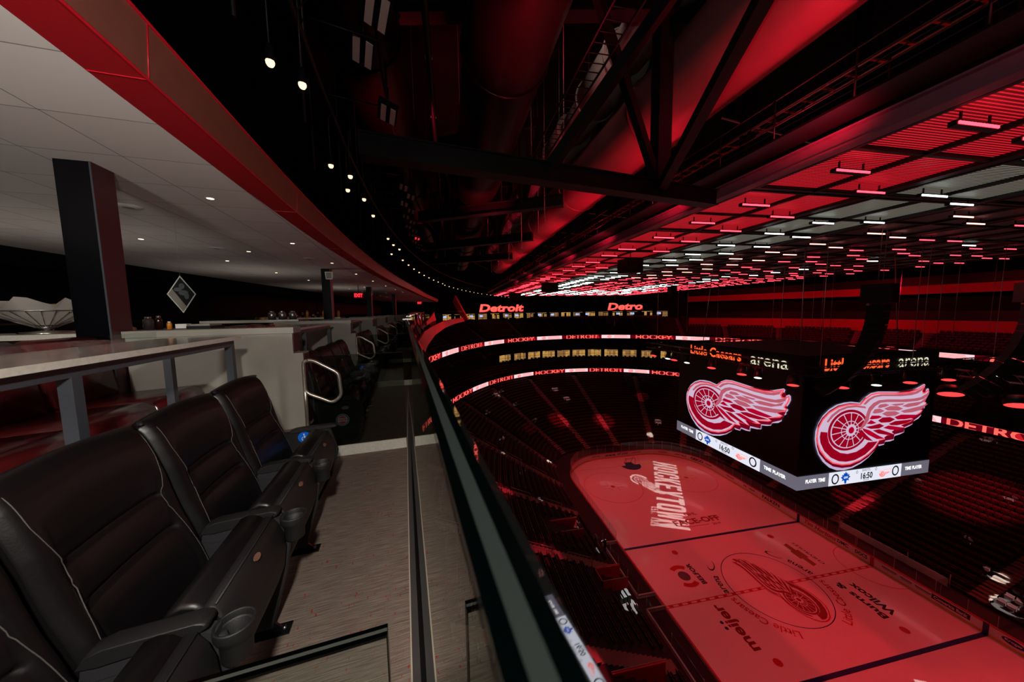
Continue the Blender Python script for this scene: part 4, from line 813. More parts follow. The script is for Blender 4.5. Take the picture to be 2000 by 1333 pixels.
csurf('wall_back',darkwall,[(-7.6,1.55),(-7.6,HC+.02)],'black rear wall of the lounge'); csurf('wall_back_bulkhead',darkwall,[(-7.2,HC),(-7.2,HC-.35),(-7.6,HC-.35)],None)
US2=[u for u in US if u<44]
mb=MB(); mb.grid(lambda u,k:(-6.6+bend(u),u,(.35,1.52)[k]),US2,[0,1],sm=False); o=mb.build('wall_dark_glass',darkglass,fix=False); o.location=LW(0,0,0); o.rotation_euler=(0,0,RA); struct(o,'low dark reflective glass partition at the rear of the lounge')
mb=MB(); mb.grid(lambda u,k:((-6.6,-7.7)[k]+bend(u),u,1.53),US2,[0,1],sm=False); o=mb.build('trim_partition_top',darkwall,fix=False); o.location=LW(0,0,0); o.rotation_euler=(0,0,RA); struct(o)
mb=MB(); mb.b2((-9,-.06,.3),(-1.2,.06,HC+.05)); o=mb.build('wall_lounge_end',darkwall); at(o,0,43); struct(o)
# thin floor strip by the glass, one sticker strip with two pale edges
st=thing('glass_base_shoe','dark floor channel with two pale edges along the foot of the glass','glass channel'); at(st,0,0)
mb=MB(); mb.grid(lambda u,k:((-.030,-.030,.004,.004)[k]+bend(u),u,(0,.02,.02,0)[k]),US,[0,1,2,3],sm=False); mb.build('channel',P('dark_rubber',(.05,.045,.045),.6),st)
mb=MB(); mb.grid(lambda u,k:((-.037,-.037,-.030,-.030)[k]+bend(u),u,(0,.022,.022,0)[k]),US,[0,1,2,3],sm=False); mb.build('pale_edge',P('pale_strip',(.42,.36,.28),.5),st)
# glass rail: one pane per module
def edge_strips(mb,v0,v1,ht,u0,u1,w_frac=(.36,.62)):
    a,b=v0+(v1-v0)*w_frac[0],v0+(v1-v0)*w_frac[1]
    return a,b
GH=1.6-.073
def railpane(u0,u1,label):
    g=thing('glass_rail_panel',label,'glass railing'); at(g,0,(u0+u1)/2); L=(u1-u0)/2-.006; g['group']='glass panels of the front railing' if False else ''
    if 'group' in g: del g['group']
    v0,v1=.0155,.0315
    mb=MB(); mb.b2((v0,-L,.0),(.0372,L,GH-.0065)); mb.build('pane',glass,g)
    a,b=.0206,.0262
    mb=MB(); mb.b2((v0,-L,GH-.004),(a,L,GH)); mb.b2((b,-L,GH-.004),(v1,L,GH)); mb.build('polished_top_edge',edgedark,g)
    mb=MB(); mb.b2((a,-L,GH-.004),(b,L,GH+.0003)); mb.build('interlayer_line',edgelight,g)
    mb=MB(); k=.0086; mb.poly([(v1,-L,GH),(v1,L,GH),(v1+k*.703,L,GH-k*.711),(v1+k*.703,-L,GH-k*.711)]); mb.build('outer_bevel',edgebev,g,False)
    return g
k=0; u=-1.95
PL=['nearest glass panel of the front railing, running past the camera','second glass panel of the front railing from the camera','third glass panel of the front railing','fourth glass panel of the front railing']
while u<30:
    L=3.55 if u>-1 else 2.42+3.55
    g=railpane(u,u+L,PL[min(k,3)] if k<4 else 'far clear glass panel of the front railing receding towards the curve'); 
    if k>=4: g['group']='far panels of the glass railing'
    if k>0:
        c=thing('glass_clip','small bright metal clip joining two rail panels at their tops','clip',group='metal clips on the glass rail'); at(c,.025,u,GH); mb=MB(); mb.b2((-.05,-.03,-.008),(.05,.03,.006)); mb.build('clip_plate',chrome,c); mb=MB(); mb.lathe([(0,.012),(.01,.01),(.012,.005)],n=10); mb.build('screw',chrome,c)
    u+=L; k+=1
# transverse guards between bays
def guard(u,label):
    g=thing('glass_guard',label,'glass screen'); at(g,0,u)
    v0,v1,t,H=-.98,-.042,.019,1.145
    mb=MB(); mb.b2((v0,-t/2,.0),(v1,t/2,H-.004)); mb.build('pane',glassdark if u>1 else glass,g)
    mb=MB(); mb.b2((v0,-t/2,H-.004),(v1,-t*.13,H)); mb.b2((v0,t*.13,H-.004),(v1,t/2,H)); mb.b2((v1-.001,-t/2,.1),(v1+.0005,t/2,H)); mb.build('polished_edge',edgedark,g)
    mb=MB(); mb.b2((v0,-t*.13,H-.004),(v1,t*.13,H+.0003)); mb.build('interlayer_line',P('interlayer_bright',(.02,.022,.019),.4),g)
    mb=MB(); mb.b2((-.98,-.03,0),(v1,-.011,.115)); mb.build('white_base_rail',quartz,g); return g
BAY=3.55; B0=.47
for k in range(8): guard(B0+BAY*k,['short glass guard across the aisle nearest the camera','second glass guard across the aisle with a white base','third glass guard across the aisle with a white base','fourth glass guard across the aisle with a white base','distant glass guard across the aisle'][min(k,4)] )['group']=('distant aisle guards' if k>=4 else 'aisle guard %s'%['nearest','second','third','fourth'][k])
# ------------------------------------------------------------------ chairs
def lerp(tab,x):
    if x<=tab[0][0]: return tab[0][1]
    for (a,b),(c,d) in zip(tab,tab[1:]):
        if x<=c: return b+(d-b)*(x-a)/(c-a)
    return tab[-1][1]
FR=[(.34,-.865),(.44,-.885),(.55,-.912),(.66,-.945),(.74,-.972),(.83,-.995),(.92,-1.015),(1.0,-1.04),(1.06,-1.062),(1.10,-1.082),(1.125,-1.105)]
def frontx(y,h):
    x=lerp(FR,h)+.85
    e=abs(y)/.285
    bol=1/(1+math.exp(-(abs(y)-.205)/.012))          # bolster outside, recess inside
    t=min(1,max(0,(1.06-h)/.25)); t=t*t*(3-2*t); x-=.035*(1-bol)*t
    if abs(y)<.215:
        for s_ in (.70,.85): x-=.014*math.exp(-((h-s_)/.009)**2)
        x+=.010*math.sin(PI*max(0,min(1,(h-.70)/.15)))+.012*math.sin(PI*max(0,min(1,(h-.40)/.30)))
        x-=.02*math.exp(-((y)/.12)**2)*.4
    if .2<abs(y)<.225: x-=.006*t
    x-=.03*max(0,(e-.86)/.14)**2
    return x
def make_chair():
    r=thing('club_chair','','chair')
    hs=[.34+.0079*i for i in range(100)]; ys=[-.288,-.284,-.274,-.262,-.25,-.236,-.225,-.215,-.205,-.195,-.17,-.13,-.08,-.03,.03,.08,.13,.17,.195,.205,.215,.225,.236,.25,.262,.274,.284,.288]
    mb=MB()
    def P_(y,k):
        a=1-.04*(abs(y)/.288)**4; top=.02*(1-(y/.288)**2)
        if k<len(hs):
            h=hs[k]; hh=h+top*max(0,(h-.9)/.22); return (frontx(y,h),y,hh*(1 if k<90 else 1)-(0 if abs(y)<.28 else .006))
        j=k-len(hs); bk=[(-.27,1.138),(-.295,1.135),(-.312,1.118),(-.318,1.08),(-.312,.98),(-.27,.72),(-.19,.5),(-.14,.34)][j]
        return (bk[0]+(.012 if abs(y)>.28 else 0),y,bk[1]+(top if j<4 else 0)-(.01 if abs(y)>.28 else 0))
    K=len(hs)+8
    mb.grid(P_,ys,list(range(K)))
    n=len(ys); mb.face(list(range(K))[::-1],0,False); mb.face([ (n-1)*K+i for i in range(K)],0,False)
    o=mb.build('backrest',leather,r)
    for s_ in (-1,1):
        mb=MB(); path=[(1.10,.252),(1.0,.25),(.93,.235),(.85,.21),(.78,.217),(.70,.232),(.60,.245),(.5,.25),(.42,.25)]
        hp=[1.10-.68*i/46 for i in range(47)]; pr=sorted(path); fx_=lambda y,h:sum(max(frontx(y+e,h+d) for e in (-.008,0,.008)) for d in (-.02,-.01,0,.01,.02))/5; mb.tube([(fx_(lerp(pr,h),h)-.0005,s_*lerp(pr,h),h+.02*(1-(lerp(pr,h)/.288)**2)*max(0,(h-.9)/.22)) for h in hp],.0018,5)
        mb.build('piping',piping,o)
    mb=MB(); mb.tube([(-.315+.85-.85,-.0,1.0)]*1+[(-.31,0,.99)],.001,4) if False else None
    mb.grid(lambda y,k:((-.322,-.30,-.23,-.15)[k],y,(1.09,.82,.5,.3)[k]),[-.27,0,.27],[0,1,2,3]); mb.build('back_shell',plastic,r)
    # folded seat: cushion roll and plastic pan
    roll=[(.04,.36),(.045,.50),(.055,.585),(.068,.628),(.092,.658),(.125,.668),(.158,.660),(.185,.638),(.198,.610),(.205,.56),(.19,.42),(.15,.34)]
    mb=MB(); mb.prism(roll,1,-.258,.258,bev=.014); mb.build('seat_cushion',leather,r)
    pan=[(.183,.645),(.21,.636),(.235,.60),(.252,.55),(.258,.48),(.245,.38),(.215,.30),(.17,.26),(.13,.30),(.19,.42),(.206,.56)]
    mb=MB(); mb.prism(pan,1,-.262,.262,bev=.012); pn=mb.build('seat_pan',plastic,r)
    mb=MB(); mb.tube([(.212,-.25,.640),(.212,.25,.640)],.003,5); mb.build('pan_seam',plastic2,pn)
    mb=MB(); pl=[(.012*math.cos(a)*1,.024*math.sin(a)) for a in [2*PI*i/16 for i in range(16)]]
    mb.prism([(a,b) for a,b in pl],2,0,.004); np_=mb.build('seat_number_plate',copperpl,r); np_.location=(.236,0,.613); np_.rotation_euler=(0,R(52),0)
    # shared armrest on the near side
    A=-.3015
    mb=MB(); pts=[(-.085,.600),(-.06,.632),(-.02,.644),(.20,.652),(.222,.645),(.228,.630),(.20,.616),(-.04,.594)]
    mb.prism(pts,1,A-.033,A+.033,bev=.006); mb.build('armrest_pad',plastic,r)
    mb=MB(); mb.prism([(-.075,.598),(.20,.614),(.24,.60),(.24,.575),(.12,.555),(-.05,.545),(-.08,.56)],1,A-.022,A+.022); mb.build('armrest_bracket',plastic2,r)
    ch=mb=MB(); c=(.283,A,0)
    mb.lathe([(.050,.6035),(.0515,.6055),(.0555,.6055),(.0575,.603),(.058,.600),(.058,.577),(.0575,.575),(.050,.558),(.0495,.557),(.046,.556),(.0455,.555),(.043,.49),(.0425,.488),(.040,.486),(0,.486)],c,32); mb.lathe([(.050,.6035),(.0492,.602),(.0488,.582),(.0485,.581),(.044,.5795),(.0435,.579),(.042,.535),(.0415,.534),(0,.534)],c,32); mb.build('cup_holder',plastic,r)
    mb=MB(); mb.prism([(-.09,.555),(.255,.575),(.27,.50),(.235,.30),(.16,.03),(.05,.03),(-.02,.3),(-.10,.5)],1,A-.018,A+.018,bev=.008); mb.build('stanchion',plastic2,r)
    mb=MB(); mb.b2((.03,A-.035,0),(.235,A+.035,.008)); mb.prism([(.08,.0),(.215,.0),(.16,.06),(.10,.06)],1,A-.006,A+.006)
    br=mb.build('floor_bracket',blackgloss,r); mb=MB()
    for x in (.05,.205): mb.lathe([(0,.02),(.009,.019),(.011,.008),(.013,.008)],(x,A,0),8)
    mb.build('anchor_bolt',chrome,br); return r
ch0=make_chair()
def sticker_texture(g):
    pass
CL={(0,0):'black leather chair nearest the camera, cut off by the lower left frame edge',(0,1):'large black leather chair at lower left with cup holder and folded seat',(0,2):'black leather chair second in view from the left, in the middle of the near group',(0,3):'black leather chair beside the grey partition with a blue wheelchair symbol by its arm'}
first=True
for k in range(7):
    for i in range(4):
        c=ch0 if first else dup(ch0); first=False
        at(c,-.85,B0+BAY*k+.45+.603*i)
        if (k,i) in CL: c['label']=CL[(k,i)]; 
        elif k==1: c['label']=['dark chair nearest the glass in the second group, behind the round emblem panel','second dark chair of the group behind the first handrail','third dark chair of the group behind the first handrail','last dark chair of the group behind the first handrail'][i]
        else: c['label']='dark leather club chair in one of the farther groups along the aisle'; c['group']='club chairs of the farther groups'
# end standards
for k in range(7):
    e=thing('end_standard','black end arm closing a row of club chairs','chair end',group='end arms of the chair rows'); at(e,-.85,B0+BAY*k+.15+.603*4)
    if k==0: e['label']='black end arm and panel of the near chair row with a blue wheelchair sign'; del e['group']
    mb=MB(); mb.prism([(-.085,.640),(-.06,.664),(-.02,.672),(.24,.680),(.27,.674),(.27,.66),(.20,.652),(-.04,.640)],1,-.03,.03,bev=.006); mb.build('armrest_pad',plastic,e)
    mb=MB(); mb.prism([(-.12,.645),(.22,.65),(.27,.45),(.22,.25),(.1,.03),(.0,.03),(-.12,.25)],1,-.016,.016,bev=.007); mb.build('end_panel',blackmat,e)
    mb=MB(); mb.prism([(.03+.046*math.cos(a),.595+.046*math.sin(a)) for a in [2*PI*i/28 for i in range(28)]],1,-.020,-.0165); sg=mb.build('wheelchair_sign',P('sign_blue',(.0,.13,.75),.4,emit=(0,.1,.6),es=.0),e); sg['label']='round blue wheelchair symbol'
    mb=MB(); Fh=lambda x,z:(.03+x*.82,-.0208,.595+z*.82)
    flat(mb,ell(-.002,.031,.0075,.0075,12),Fh); 
    for a,b in (((-.002,.022),(0,-.004)),((0,-.004),(.018,-.006)),((.018,-.006),(.024,-.026)),((.0,.012),(.014,.010))):
        d=Vector((b[0]-a[0],b[1]-a[1])).normalized()*.0; nx,nz=-(b[1]-a[1]),(b[0]-a[0]); l=math.hypot(nx,nz); nx,nz=nx/l*.0032,nz/l*.0032; flat(mb,[(a[0]+nx,a[1]+nz),(b[0]+nx,b[1]+nz),(b[0]-nx,b[1]-nz),(a[0]-nx,a[1]-nz)],Fh)
    ring_pts=ringp(-.004,-.014,.021,.0155,R(110),R(335),18); flat(mb,ring_pts,Fh); mb.build('wheelchair_symbol',white,sg,False)
    if k>0:
        n=thing('row_end_panel','black D-shaped side panel facing us with a round team emblem' if k==1 else 'black side panel closing the near end of a farther chair row','side panel',group=None if k==1 else 'near side panels of farther rows'); at(n,-.85,B0+BAY*k+.10)
        if n.get('group') is None and 'group' in n: del n['group']
        mb=MB(); pts=[(-.16,.62),(.30,.60),(.345,.5),(.34,.3),(.27,.12),(.13,.03),(-.02,.12),(-.13,.35)]; mb.prism(pts,1,-.02,.02,bev=.008); mb.build('panel',blackmat,n)
        em=[]
        for rr,mt,nm in ((.070,P('emblem_silver',(.4,.42,.45),.4),'emblem_rim'),(.064,P('emblem_blue',(.03,.08,.28),.4),'emblem_blue_ring'),(.052,white,'emblem_white_ring'),(.047,P('emblem_red',(.5,.02,.03),.4),'emblem_disc')):
            mb=MB(); mb.prism([(.12+rr*math.cos(a),.385+rr*math.sin(a)) for a in [2*PI*i/32 for i in range(32)]],1,-.0205-.001*(len(em)+1),-.0195); em.append(mb.build(nm,mt,n))
        for j,w_ in enumerate(('DETROIT','PISTONS')): textobj('emblem_lettering',w_,white,n,lambda x,y,j=j:(.12+x,-.0262,.398-.026*j+y),size=.027,bold=.0006,xs=.85)
        mb=MB(); mb.prism([(.155+.038*math.cos(a),.525+.021*math.sin(a)) for a in [2*PI*i/24 for i in range(24)]],1,-.0225,-.0195); mb.build('row_plate',P('plate_grey',(.12,.14,.14),.4),n)
# ------------------------------------------------------------------ partitions, handrails, tables, sofas
for k in range(7):
    u=B0+BAY*(k+1)+.04
    w_=thing('partition_wall',['grey laminate partition between the near tables and the next group','second grey partition along the aisle','farther grey partition between table bays'][min(k,2)],'partition',group='farther grey partitions' if k>1 else None)
    if k<2 and 'group' in w_: del w_['group']
    at(w_,0,u)
    mb=MB(); mb.prism([(-2.53,.35),(-1.07,.35),(-1.07,1.185),(-1.16,1.185),(-1.16,1.40),(-2.53,1.40)],1,.0,.22); mb.build('panel',greypanel,w_)
    mb=MB(); mb.b2((-2.54,-.02,1.402),(-1.14,.24,1.465)); mb.build('cap',greypanel,w_)
    mb=MB(); mb.b2((-1.072,.01,.4),(-1.062,.2,1.17)); mb.b2((-1.165,.01,1.2),(-1.152,.21,1.44)); mb.build('end_trim',redpaint,w_)
for k in range(7):
    u=B0+BAY*(k+1)-.07
    h=thing('stair_handrail',['looped brushed steel handrail beside the near partition','second looped steel handrail along the aisle','third looped steel handrail along the aisle','fourth looped steel handrail along the aisle','far looped steel handrail'][min(k,4)],'handrail'); at(h,0,u)
    if k>=4: h['group']='far looped handrails'
    def rc(pts,r=.06,n=5):
        out=[]; N=len(pts)
        for i,p in enumerate(pts):
            p=Vector(p); a=(Vector(pts[i-1])-p).normalized(); b=(Vector(pts[(i+1)%N])-p).normalized()
            for j in range(n+1):
                t=j/n; out.append((p+a*r)*(1-t)**2+p*2*t*(1-t)+(p+b*r)*t*t)
        return out
    loop=rc([(-1.045,0,.77),(-1.045,0,1.11),(-.96,0,1.115),(-.715,0,.955),(-.70,0,.70),(-.79,0,.63)],.05)
    mb=MB(); mb.tube(loop,.019,10,closed=True); mb.build('loop_rail',brushed,h)
    mb=MB(); mb.tube([(-1.045,0,.36),(-1.045,0,.95)],.019,10); mb.build('post',brushed,h); mb=MB(); mb.lathe([(0,.372),(.045,.37),(.045,.352)],(-1.045,0,0),16); mb.build('base_flange',brushed,h)
def table(k):
    u0,u1=(-.6,3.42) if k==0 else (B0+BAY*k+.30,B0+BAY*k+2.95)
    L=(u1-u0)/2; t=thing('bar_table',['long white edged bar table behind the near chairs','bar table behind the second chair group','farther bar table behind a chair group'][min(k,2)],'table'); at(t,-1.60,(u0+u1)/2)
    if k>1: t['group']='farther bar tables'
    H=1.425
    mb=MB(); mb.b2((-.28,-L,H-.008),(.245,L,H)); mb.build('tabletop',quartztop,t)
    mb=MB(); mb.b2((.225,-L-.005,H-.032),(.25,L+.005,H-.0005)); mb.b2((-.28,L-.02,H-.032),(.24,L+.005,H-.001)); mb.build('white_edge',quartz,t)
    mb=MB(); 
    for x in (.19,-.22): mb.b2((x-.022,-L+.03,H-.085),(x+.022,L-.03,H-.034))
    for y in (-L+.05,L-.05): mb.b2((-.22,y-.02,H-.085),(.19,y+.02,H-.034))
    mb.build('frame_rail',steelpaint,t)
    ys=[1.96-(u0+u1)/2,L-.06,-L+.4] if k==0 else [L-.05,-.2,-L+.05]
    for y in ys:
        for x in (.19,-.22):
            mb=MB(); mb.b2((x-.025,y-.025,.352),(x+.025,y+.025,H-.08)); mb.build('leg',steelpaint,t)
    # clear splash screen on the far edge
    mb=MB(); mb.b2((-.275,-L,H),(-.268,L*.96,H+.055)); mb.build('clear_screen',glass,t); return t
for k in range(6): table(k)
def sofa(k,u0,u1,label):
    s_=thing('lounge_sofa',label,'sofa'); L=(u1-u0)/2; at(s_,-2.275,(u0+u1)/2,.45)
    n=max(3,round(2*L/.66)); w_=2*L/n
    for i in range(n):
        a=-L+w_*i+.008; b=a+w_-.016
        mb=MB(); mb.prism([(-.32,.22),(.34,.22),(.40,.27),(.415,.36),(.40,.45),(.34,.49),(-.32,.46)],1,a,b,bev=.03); mb.build('seat_cushion',redleather,s_)
        mb=MB(); mb.prism([(-.34,.45),(-.20,.47),(-.26,.88),(-.29,.96),(-.35,.99),(-.41,.96),(-.43,.88)],1,a,b,bev=.035); mb.build('back_cushion',redleather,s_)
    mb=MB(); mb.b2((-.42,-L,-.095),(.36,L,.22)); mb.build('base',darkwall,s_)
    return s_
SL=['glossy dark red leather sofa under the near bar table','dark red leather sofa behind the second table']
for k in range(3):
    s_=sofa(k,(-.5 if k==0 else B0+BAY*k+.3),(3.92 if k==0 else B0+BAY*(k+1)-.2),SL[min(k,1)] if k<2 else 'dark red sofa in a farther bay')
# second row: booth backs and rear counters
def rear_counter(u0,u1,v,label,h=1.38,top=wood):
    c=thing('rear_counter',label,'counter'); at(c,v,(u0+u1)/2); L=(u1-u0)/2
    mb=MB(); mb.b2((-.35,-L,h-.06),(.35,L,h)); mb.build('countertop',top,c); mb=MB(); mb.b2((-.3,-L+.03,.352),(.3,L-.03,h-.06)); mb.build('counter_body',greypanel,c); mb=MB(); mb.b2((.352,-L,h-.062),(.36,L,h-.005)); mb.build('edge_band',quartz,c); return c
def cross_counter(v0,v1,u0,u1,h,top,label):
    c=thing('rear_counter',label,'counter'); at(c,(v0+v1)/2,(u0+u1)/2); a,L=(v1-v0)/2,(u1-u0)/2
    mb=MB(); mb.b2((-a,-L,h-.05),(a,L,h)); mb.build('countertop',top,c); mb=MB(); mb.b2((-a+.04,-L+.04,.352),(a-.04,L-.04,h-.05)); mb.build('counter_body',greypanel if v0>-3 else darkwall,c); mb=MB(); mb.b2((-a,-L-.008,h-.055),(a,-L,h-.002)); mb.build('edge_band',quartz,c); return c
cross_counter(-5.6,-2.95,4.8,5.5,1.43,quartz,'white edged rear counter at the left frame edge carrying the snack basket'); cross_counter(-2.8,-2.0,4.42,5.1,1.46,wood,'wooden topped rear counter behind the near partition with bottles on it')
cross_counter(-3.9,-2.2,8.0,8.7,1.5,wood,'wooden rear counter behind the second partition with metal buckets'); cross_counter(-3.6,-2.2,11.9,12.6,1.5,wood,'wooden rear counter behind the third partition with small bottles')
def barrel(v,u,label,w_=.62):
    b=thing('barrel_chair',label,'chair'); at(b,v,u,.35)
    mb=MB(); mb.grid(lambda a,k:((.30,.27,.27,.33,.37,.37)[k]*math.cos(a)*-1,(.30,.27,.27,.33,.37,.37)[k]*math.sin(a),(.3,.5,1.0,1.07,1.02,.3)[k]),[R(-80)+R(160)*i/14 for i in range(15)],list(range(6))); mb.build('curved_back',redleather,b)
    mb=MB(); mb.lathe([(0,.62),(.22,.62),(.26,.58),(.26,.5),(0,.48)],n=20); mb.build('seat_cushion',redleather,b)
    for a in (45,135,225,315): mb=MB(); mb.tube([(.2*math.cos(R(a)),.2*math.sin(R(a)),.5),(.24*math.cos(R(a)),.24*math.sin(R(a)),0)],.014,6); mb.build('leg',blacksteel,b)
for v,u,l in ((-3.35,6.3,'dark red barrel chair, left of two in the second bay'),(-3.35,7.1,'dark red barrel chair, right of two in the second bay')): barrel(v,u,l)
# columns
for k,(v,u) in enumerate(((-2.545,3.97),(-2.545+.28,11.18),(-2.2,18.3),(-1.9,25.4))):
    c=thing('column',['large glossy black column at the left reaching the ceiling','second black column with a white speaker at its top','third distant black column','fourth distant black column'][k],'column'); at(c,v,u)
    mb=MB(); mb.b2((-.24,.0,.35),(0,.24,HC)); mb.build('shaft',blackcol,c); mb=MB(); mb.b2((.0005,.0,.35),(.004,.24,HC)); mb.build('red_side_panel',redpaint if k==0 else P('lit_red_paint',(.35,.008,.02),.4),c)  # farther panels get a brighter red, the lit look put into the colour
    mb=MB(); mb.b2((-.010,-.003,.35),(.003,0,HC)); mb.build('corner_bead',steelpaint,c)
sp=thing('wall_speaker','small white speaker fixed at the top of the second column','speaker'); at(sp,-2.53+.28,11.1,HC-.22); mb=MB(); mb.prism([(-.09,-.11),(.09,-.11),(.11,.11),(-.11,.11)],1,-.12,-.01,bev=.012); mb.build('cabinet',white,sp); mb=MB(); mb.b2((-.07,-.125,-.085),(.07,-.121,.085)); mb.build('grille',greypanel,sp); mb=MB(); mb.b2((-.02,-.02,-.03),(.02,.09,.03)); mb.build('bracket',white,sp)
# hanging rhombus sign
rs=thing('rhombus_sign','diamond shaped black sign with white outline and a grey photograph hanging in the lounge','sign'); at(rs,-3.06,6.0,1.89); rs.scale=(.47,.47,.47)
mb=MB(); mb.prism([(0,-.52),(.36,.06),(0,.62),(-.36,.06)],1,-.01,.01); mb.build('sign_board',blackmat,rs)
mb=MB()
for s_ in (1,):
    o_=[(0,-.52),(.36,.06),(0,.62),(-.36,.06)]; i_=[(0,-.47),(.325,.06),(0,.57),(-.325,.06)]
    for j in range(4): a,b=j,(j+1)%4; flat(mb,[o_[a],o_[b],i_[b],i_[a]],lambda x,z:(x,-.013,z))
mb.build('white_outline',white,rs,False)
mb=MB(); flat(mb,[(-.325,.06),(0,-.47),(.1,-.33),(-.22,.22)],lambda x,z:(x,-.014,z)); mb.build('grey_caption_band',greypanel,rs,False)
gm=P('photo_grey',(.1,.12,.12),.5,bump=(9,.0)); mb=MB()
for cx_,cz,rx,rz_ in ((.02,.3,.07,.09),(-.08,.2,.1,.06),(.05,.1,.12,.08),(.12,0,.06,.1)): flat(mb,ell(cx_,cz,rx,rz_,14),lambda x,z:(x,-.0135-.0001*cx_,z))
mb.build('photo_figure',gm,rs,False)
mb=MB(); mb.tube([(0,0,.62),(0,0,2.4)],.003,4); mb.build('hanging_wire',railmat,rs)
# ------------------------------------------------------------------ small things on tables
bk=thing('wire_basket','conical wire basket lined with white paper and holding snacks','basket'); at(bk,-3.78,5.05,1.43); bk.scale=(1.35,1.35,1.2)
mb=MB()
for i in range(26): a=2*PI*i/26; mb.tube([(.055*math.cos(a),.055*math.sin(a),.06),(.30*math.cos(a),.30*math.sin(a),.21)],.003,4)
mb.tube([(.30*math.cos(a),.30*math.sin(a),.21) for a in [2*PI*i/32 for i in range(32)]],.006,6,closed=True); mb.tube([(.055*math.cos(a),.055*math.sin(a),.06) for a in [2*PI*i/20 for i in range(20)]],.005,6,closed=True); mb.build('wire_cage',chrome,bk)
mb=MB(); mb.lathe([(0,.0),(.15,.0),(.14,.02),(.03,.03),(.05,.065),(0,.07)],n=24); mb.build('foot',chrome,bk)
rnd=random.Random(4); mb=MB(); hh=[rnd.uniform(-.02,.09) for _ in range(40)]
mb.grid(lambda a,k:((.05,.2,.29,.36)[k]*math.cos(2*PI*a/40),(.05,.2,.29,.36)[k]*math.sin(2*PI*a/40),(.08,.15,.22,.24+hh[int(a)%40])[k]),list(range(41)),[0,1,2,3]); mb.build('paper_liner',P('paper',(.5,.46,.42),.9),bk)
chip=P('tan_snack',(.5,.3,.1),.8)
for i in range(9): 
    mb=MB(); a=i*.9; mb.lathe([(0,-.02),(.04,-.012),(.05,0),(.035,.02),(0,.025)],(0,0,0),10); c=mb.build('bread_roll',chip); tag(c,'tan snack roll in the paper lined basket','snack','snack rolls in the basket'); p=LW(-3.78+.17*math.cos(a),5.05+.17*math.sin(a),1.43+.27+.02*(i%3)); c.location=p
def jar(v,u,h0,r,h,m_,label,cat='jar',lid=chrome,name='condiment_jar',group=None):
    j=thing(name,label,cat,group=group); at(j,v,u,h0)
    if not group and 'group' in j: del j['group']
    mb=MB(); mb.lathe([(0,0),(r,0),(r,h*.7),(r*.85,h*.8),(r*.5,h*.86)],n=16); mb.build('body',m_,j); mb=MB(); mb.lathe([(r*.55,h*.84),(r*.6,h*.86),(r*.6,h),(0,h)],n=14); mb.build('lid',lid,j)
bottle=P('dark_bottle',(.02,.006,.005),.15); mustard=P('mustard_yellow',(.6,.22,.02),.4)
jar(-3.30,5.0,1.43,.07,.07,chrome,'small chrome bowl beside the snack basket','bowl',name='metal_bowl'); jar(-3.12,5.1,1.43,.06,.06,P('tan_tray',(.4,.2,.08),.6),'tan tub between the snack basket and the column','tub',name='food_tub')
jar(-2.68,4.66,1.46,.045,.14,P('clear_jar',(.05,.04,.04),.1),'left dark glass jar on the wooden counter'); jar(-2.58,4.64,1.46,.03,.15,bottle,'tall dark bottle with chrome top on the wooden counter','bottle',name='bottle'); jar(-2.53,4.72,1.46,.02,.08,quartz,'short pale shaker beside the yellow mustard bottle','shaker',name='shaker')
jar(-2.48,4.62,1.46,.022,.085,mustard,'yellow mustard bottle on the wooden counter','bottle',white,name='mustard_bottle')
nb=thing('napkin_holder','white napkin stack holder beside the mustard bottle','napkin holder'); at(nb,-2.38,4.66,1.46); mb=MB(); mb.b2((-.05,-.04,.006),(.05,.04,.055)); mb.build('napkin_stack',white,nb); mb=MB(); mb.b2((-.06,-.05,0),(.06,.05,.006)); mb.b2((-.06,.042,0),(.06,.05,.05)); mb.build('tray',blacksteel,nb)
mt=thing('menu_folder','low dark menu folders stacked on the wooden counter','menus'); at(mt,-2.2,4.72,1.46); mb=MB(); mb.b2((-.11,-.15,0),(.11,.15,.03)); mb.build('lower_folder',blackmat,mt); mb=MB(); mb.b2((-.09,-.12,.031),(.09,.13,.05)); mb.build('upper_folder',greypanel,mt)
for i in range(3): jar(-2.75+.19*i,8.2,1.5,.07,.18,P('galvanised',(.3,.3,.3),.3,.9),'galvanised metal bucket on the second bay counter','bucket',name='metal_bucket',group='metal buckets on the second bay counter')
for i in range(9): jar(-3.5+.15*i,12.1+.05*(i%2),1.5,.04,.10+.06*(i%3),(chrome,bottle,mustard)[i%3],'small bottle or shaker on a distant counter','bottle',name='condiment_bottle',group='condiments on the distant counter')
# exit signs, downlights, diffusers
for v,u,l in ((-2.55,17,'small red EXIT sign, nearer of two'),(-.6,30,'tiny red EXIT sign, farther of two')):
    e=thing('exit_sign',l,'sign'); at(e,v,u,2.45); mb=MB(); mb.b2((-.2,0,-.13),(.2,.05,.13)); mb.build('housing',blackmat,e); mb=MB(); mb.b2((-.19,-.01,-.12),(.19,-.002,.12)); mb.build('lit_face',rib_dark,e); mb=MB(); mb.tube([(0,.02,.13),(0,.02,.5)],.015,5); mb.build('stem',blacksteel,e)
    textobj('exit_lettering','EXIT',exitred,e,lambda x,y:(x,-.013,y),size=.22,bold=.01,xs=.8)
def onceil(v,u): v=v+ceilb(u); return Vector((CX+v*ca-u*sa,CY+v*sa+u*ca,DZ+HC))
def downlight(v,u,grp='small warm downlights in the lounge ceiling'):
    d=thing('downlight','small round warm downlight set in the lounge ceiling','downlight',group=grp); d.location=onceil(v,u)
    mb=MB(); mb.lathe([(.033,-.001),(.045,-.005),(.052,-.001)],n=16); mb.build('trim_ring',white,d); mb=MB(); mb.poly([(.034*math.cos(2*PI*i/14),.034*math.sin(2*PI*i/14),-.003) for i in range(14)]); mb.build('lit_lens',bulb2,d,False)
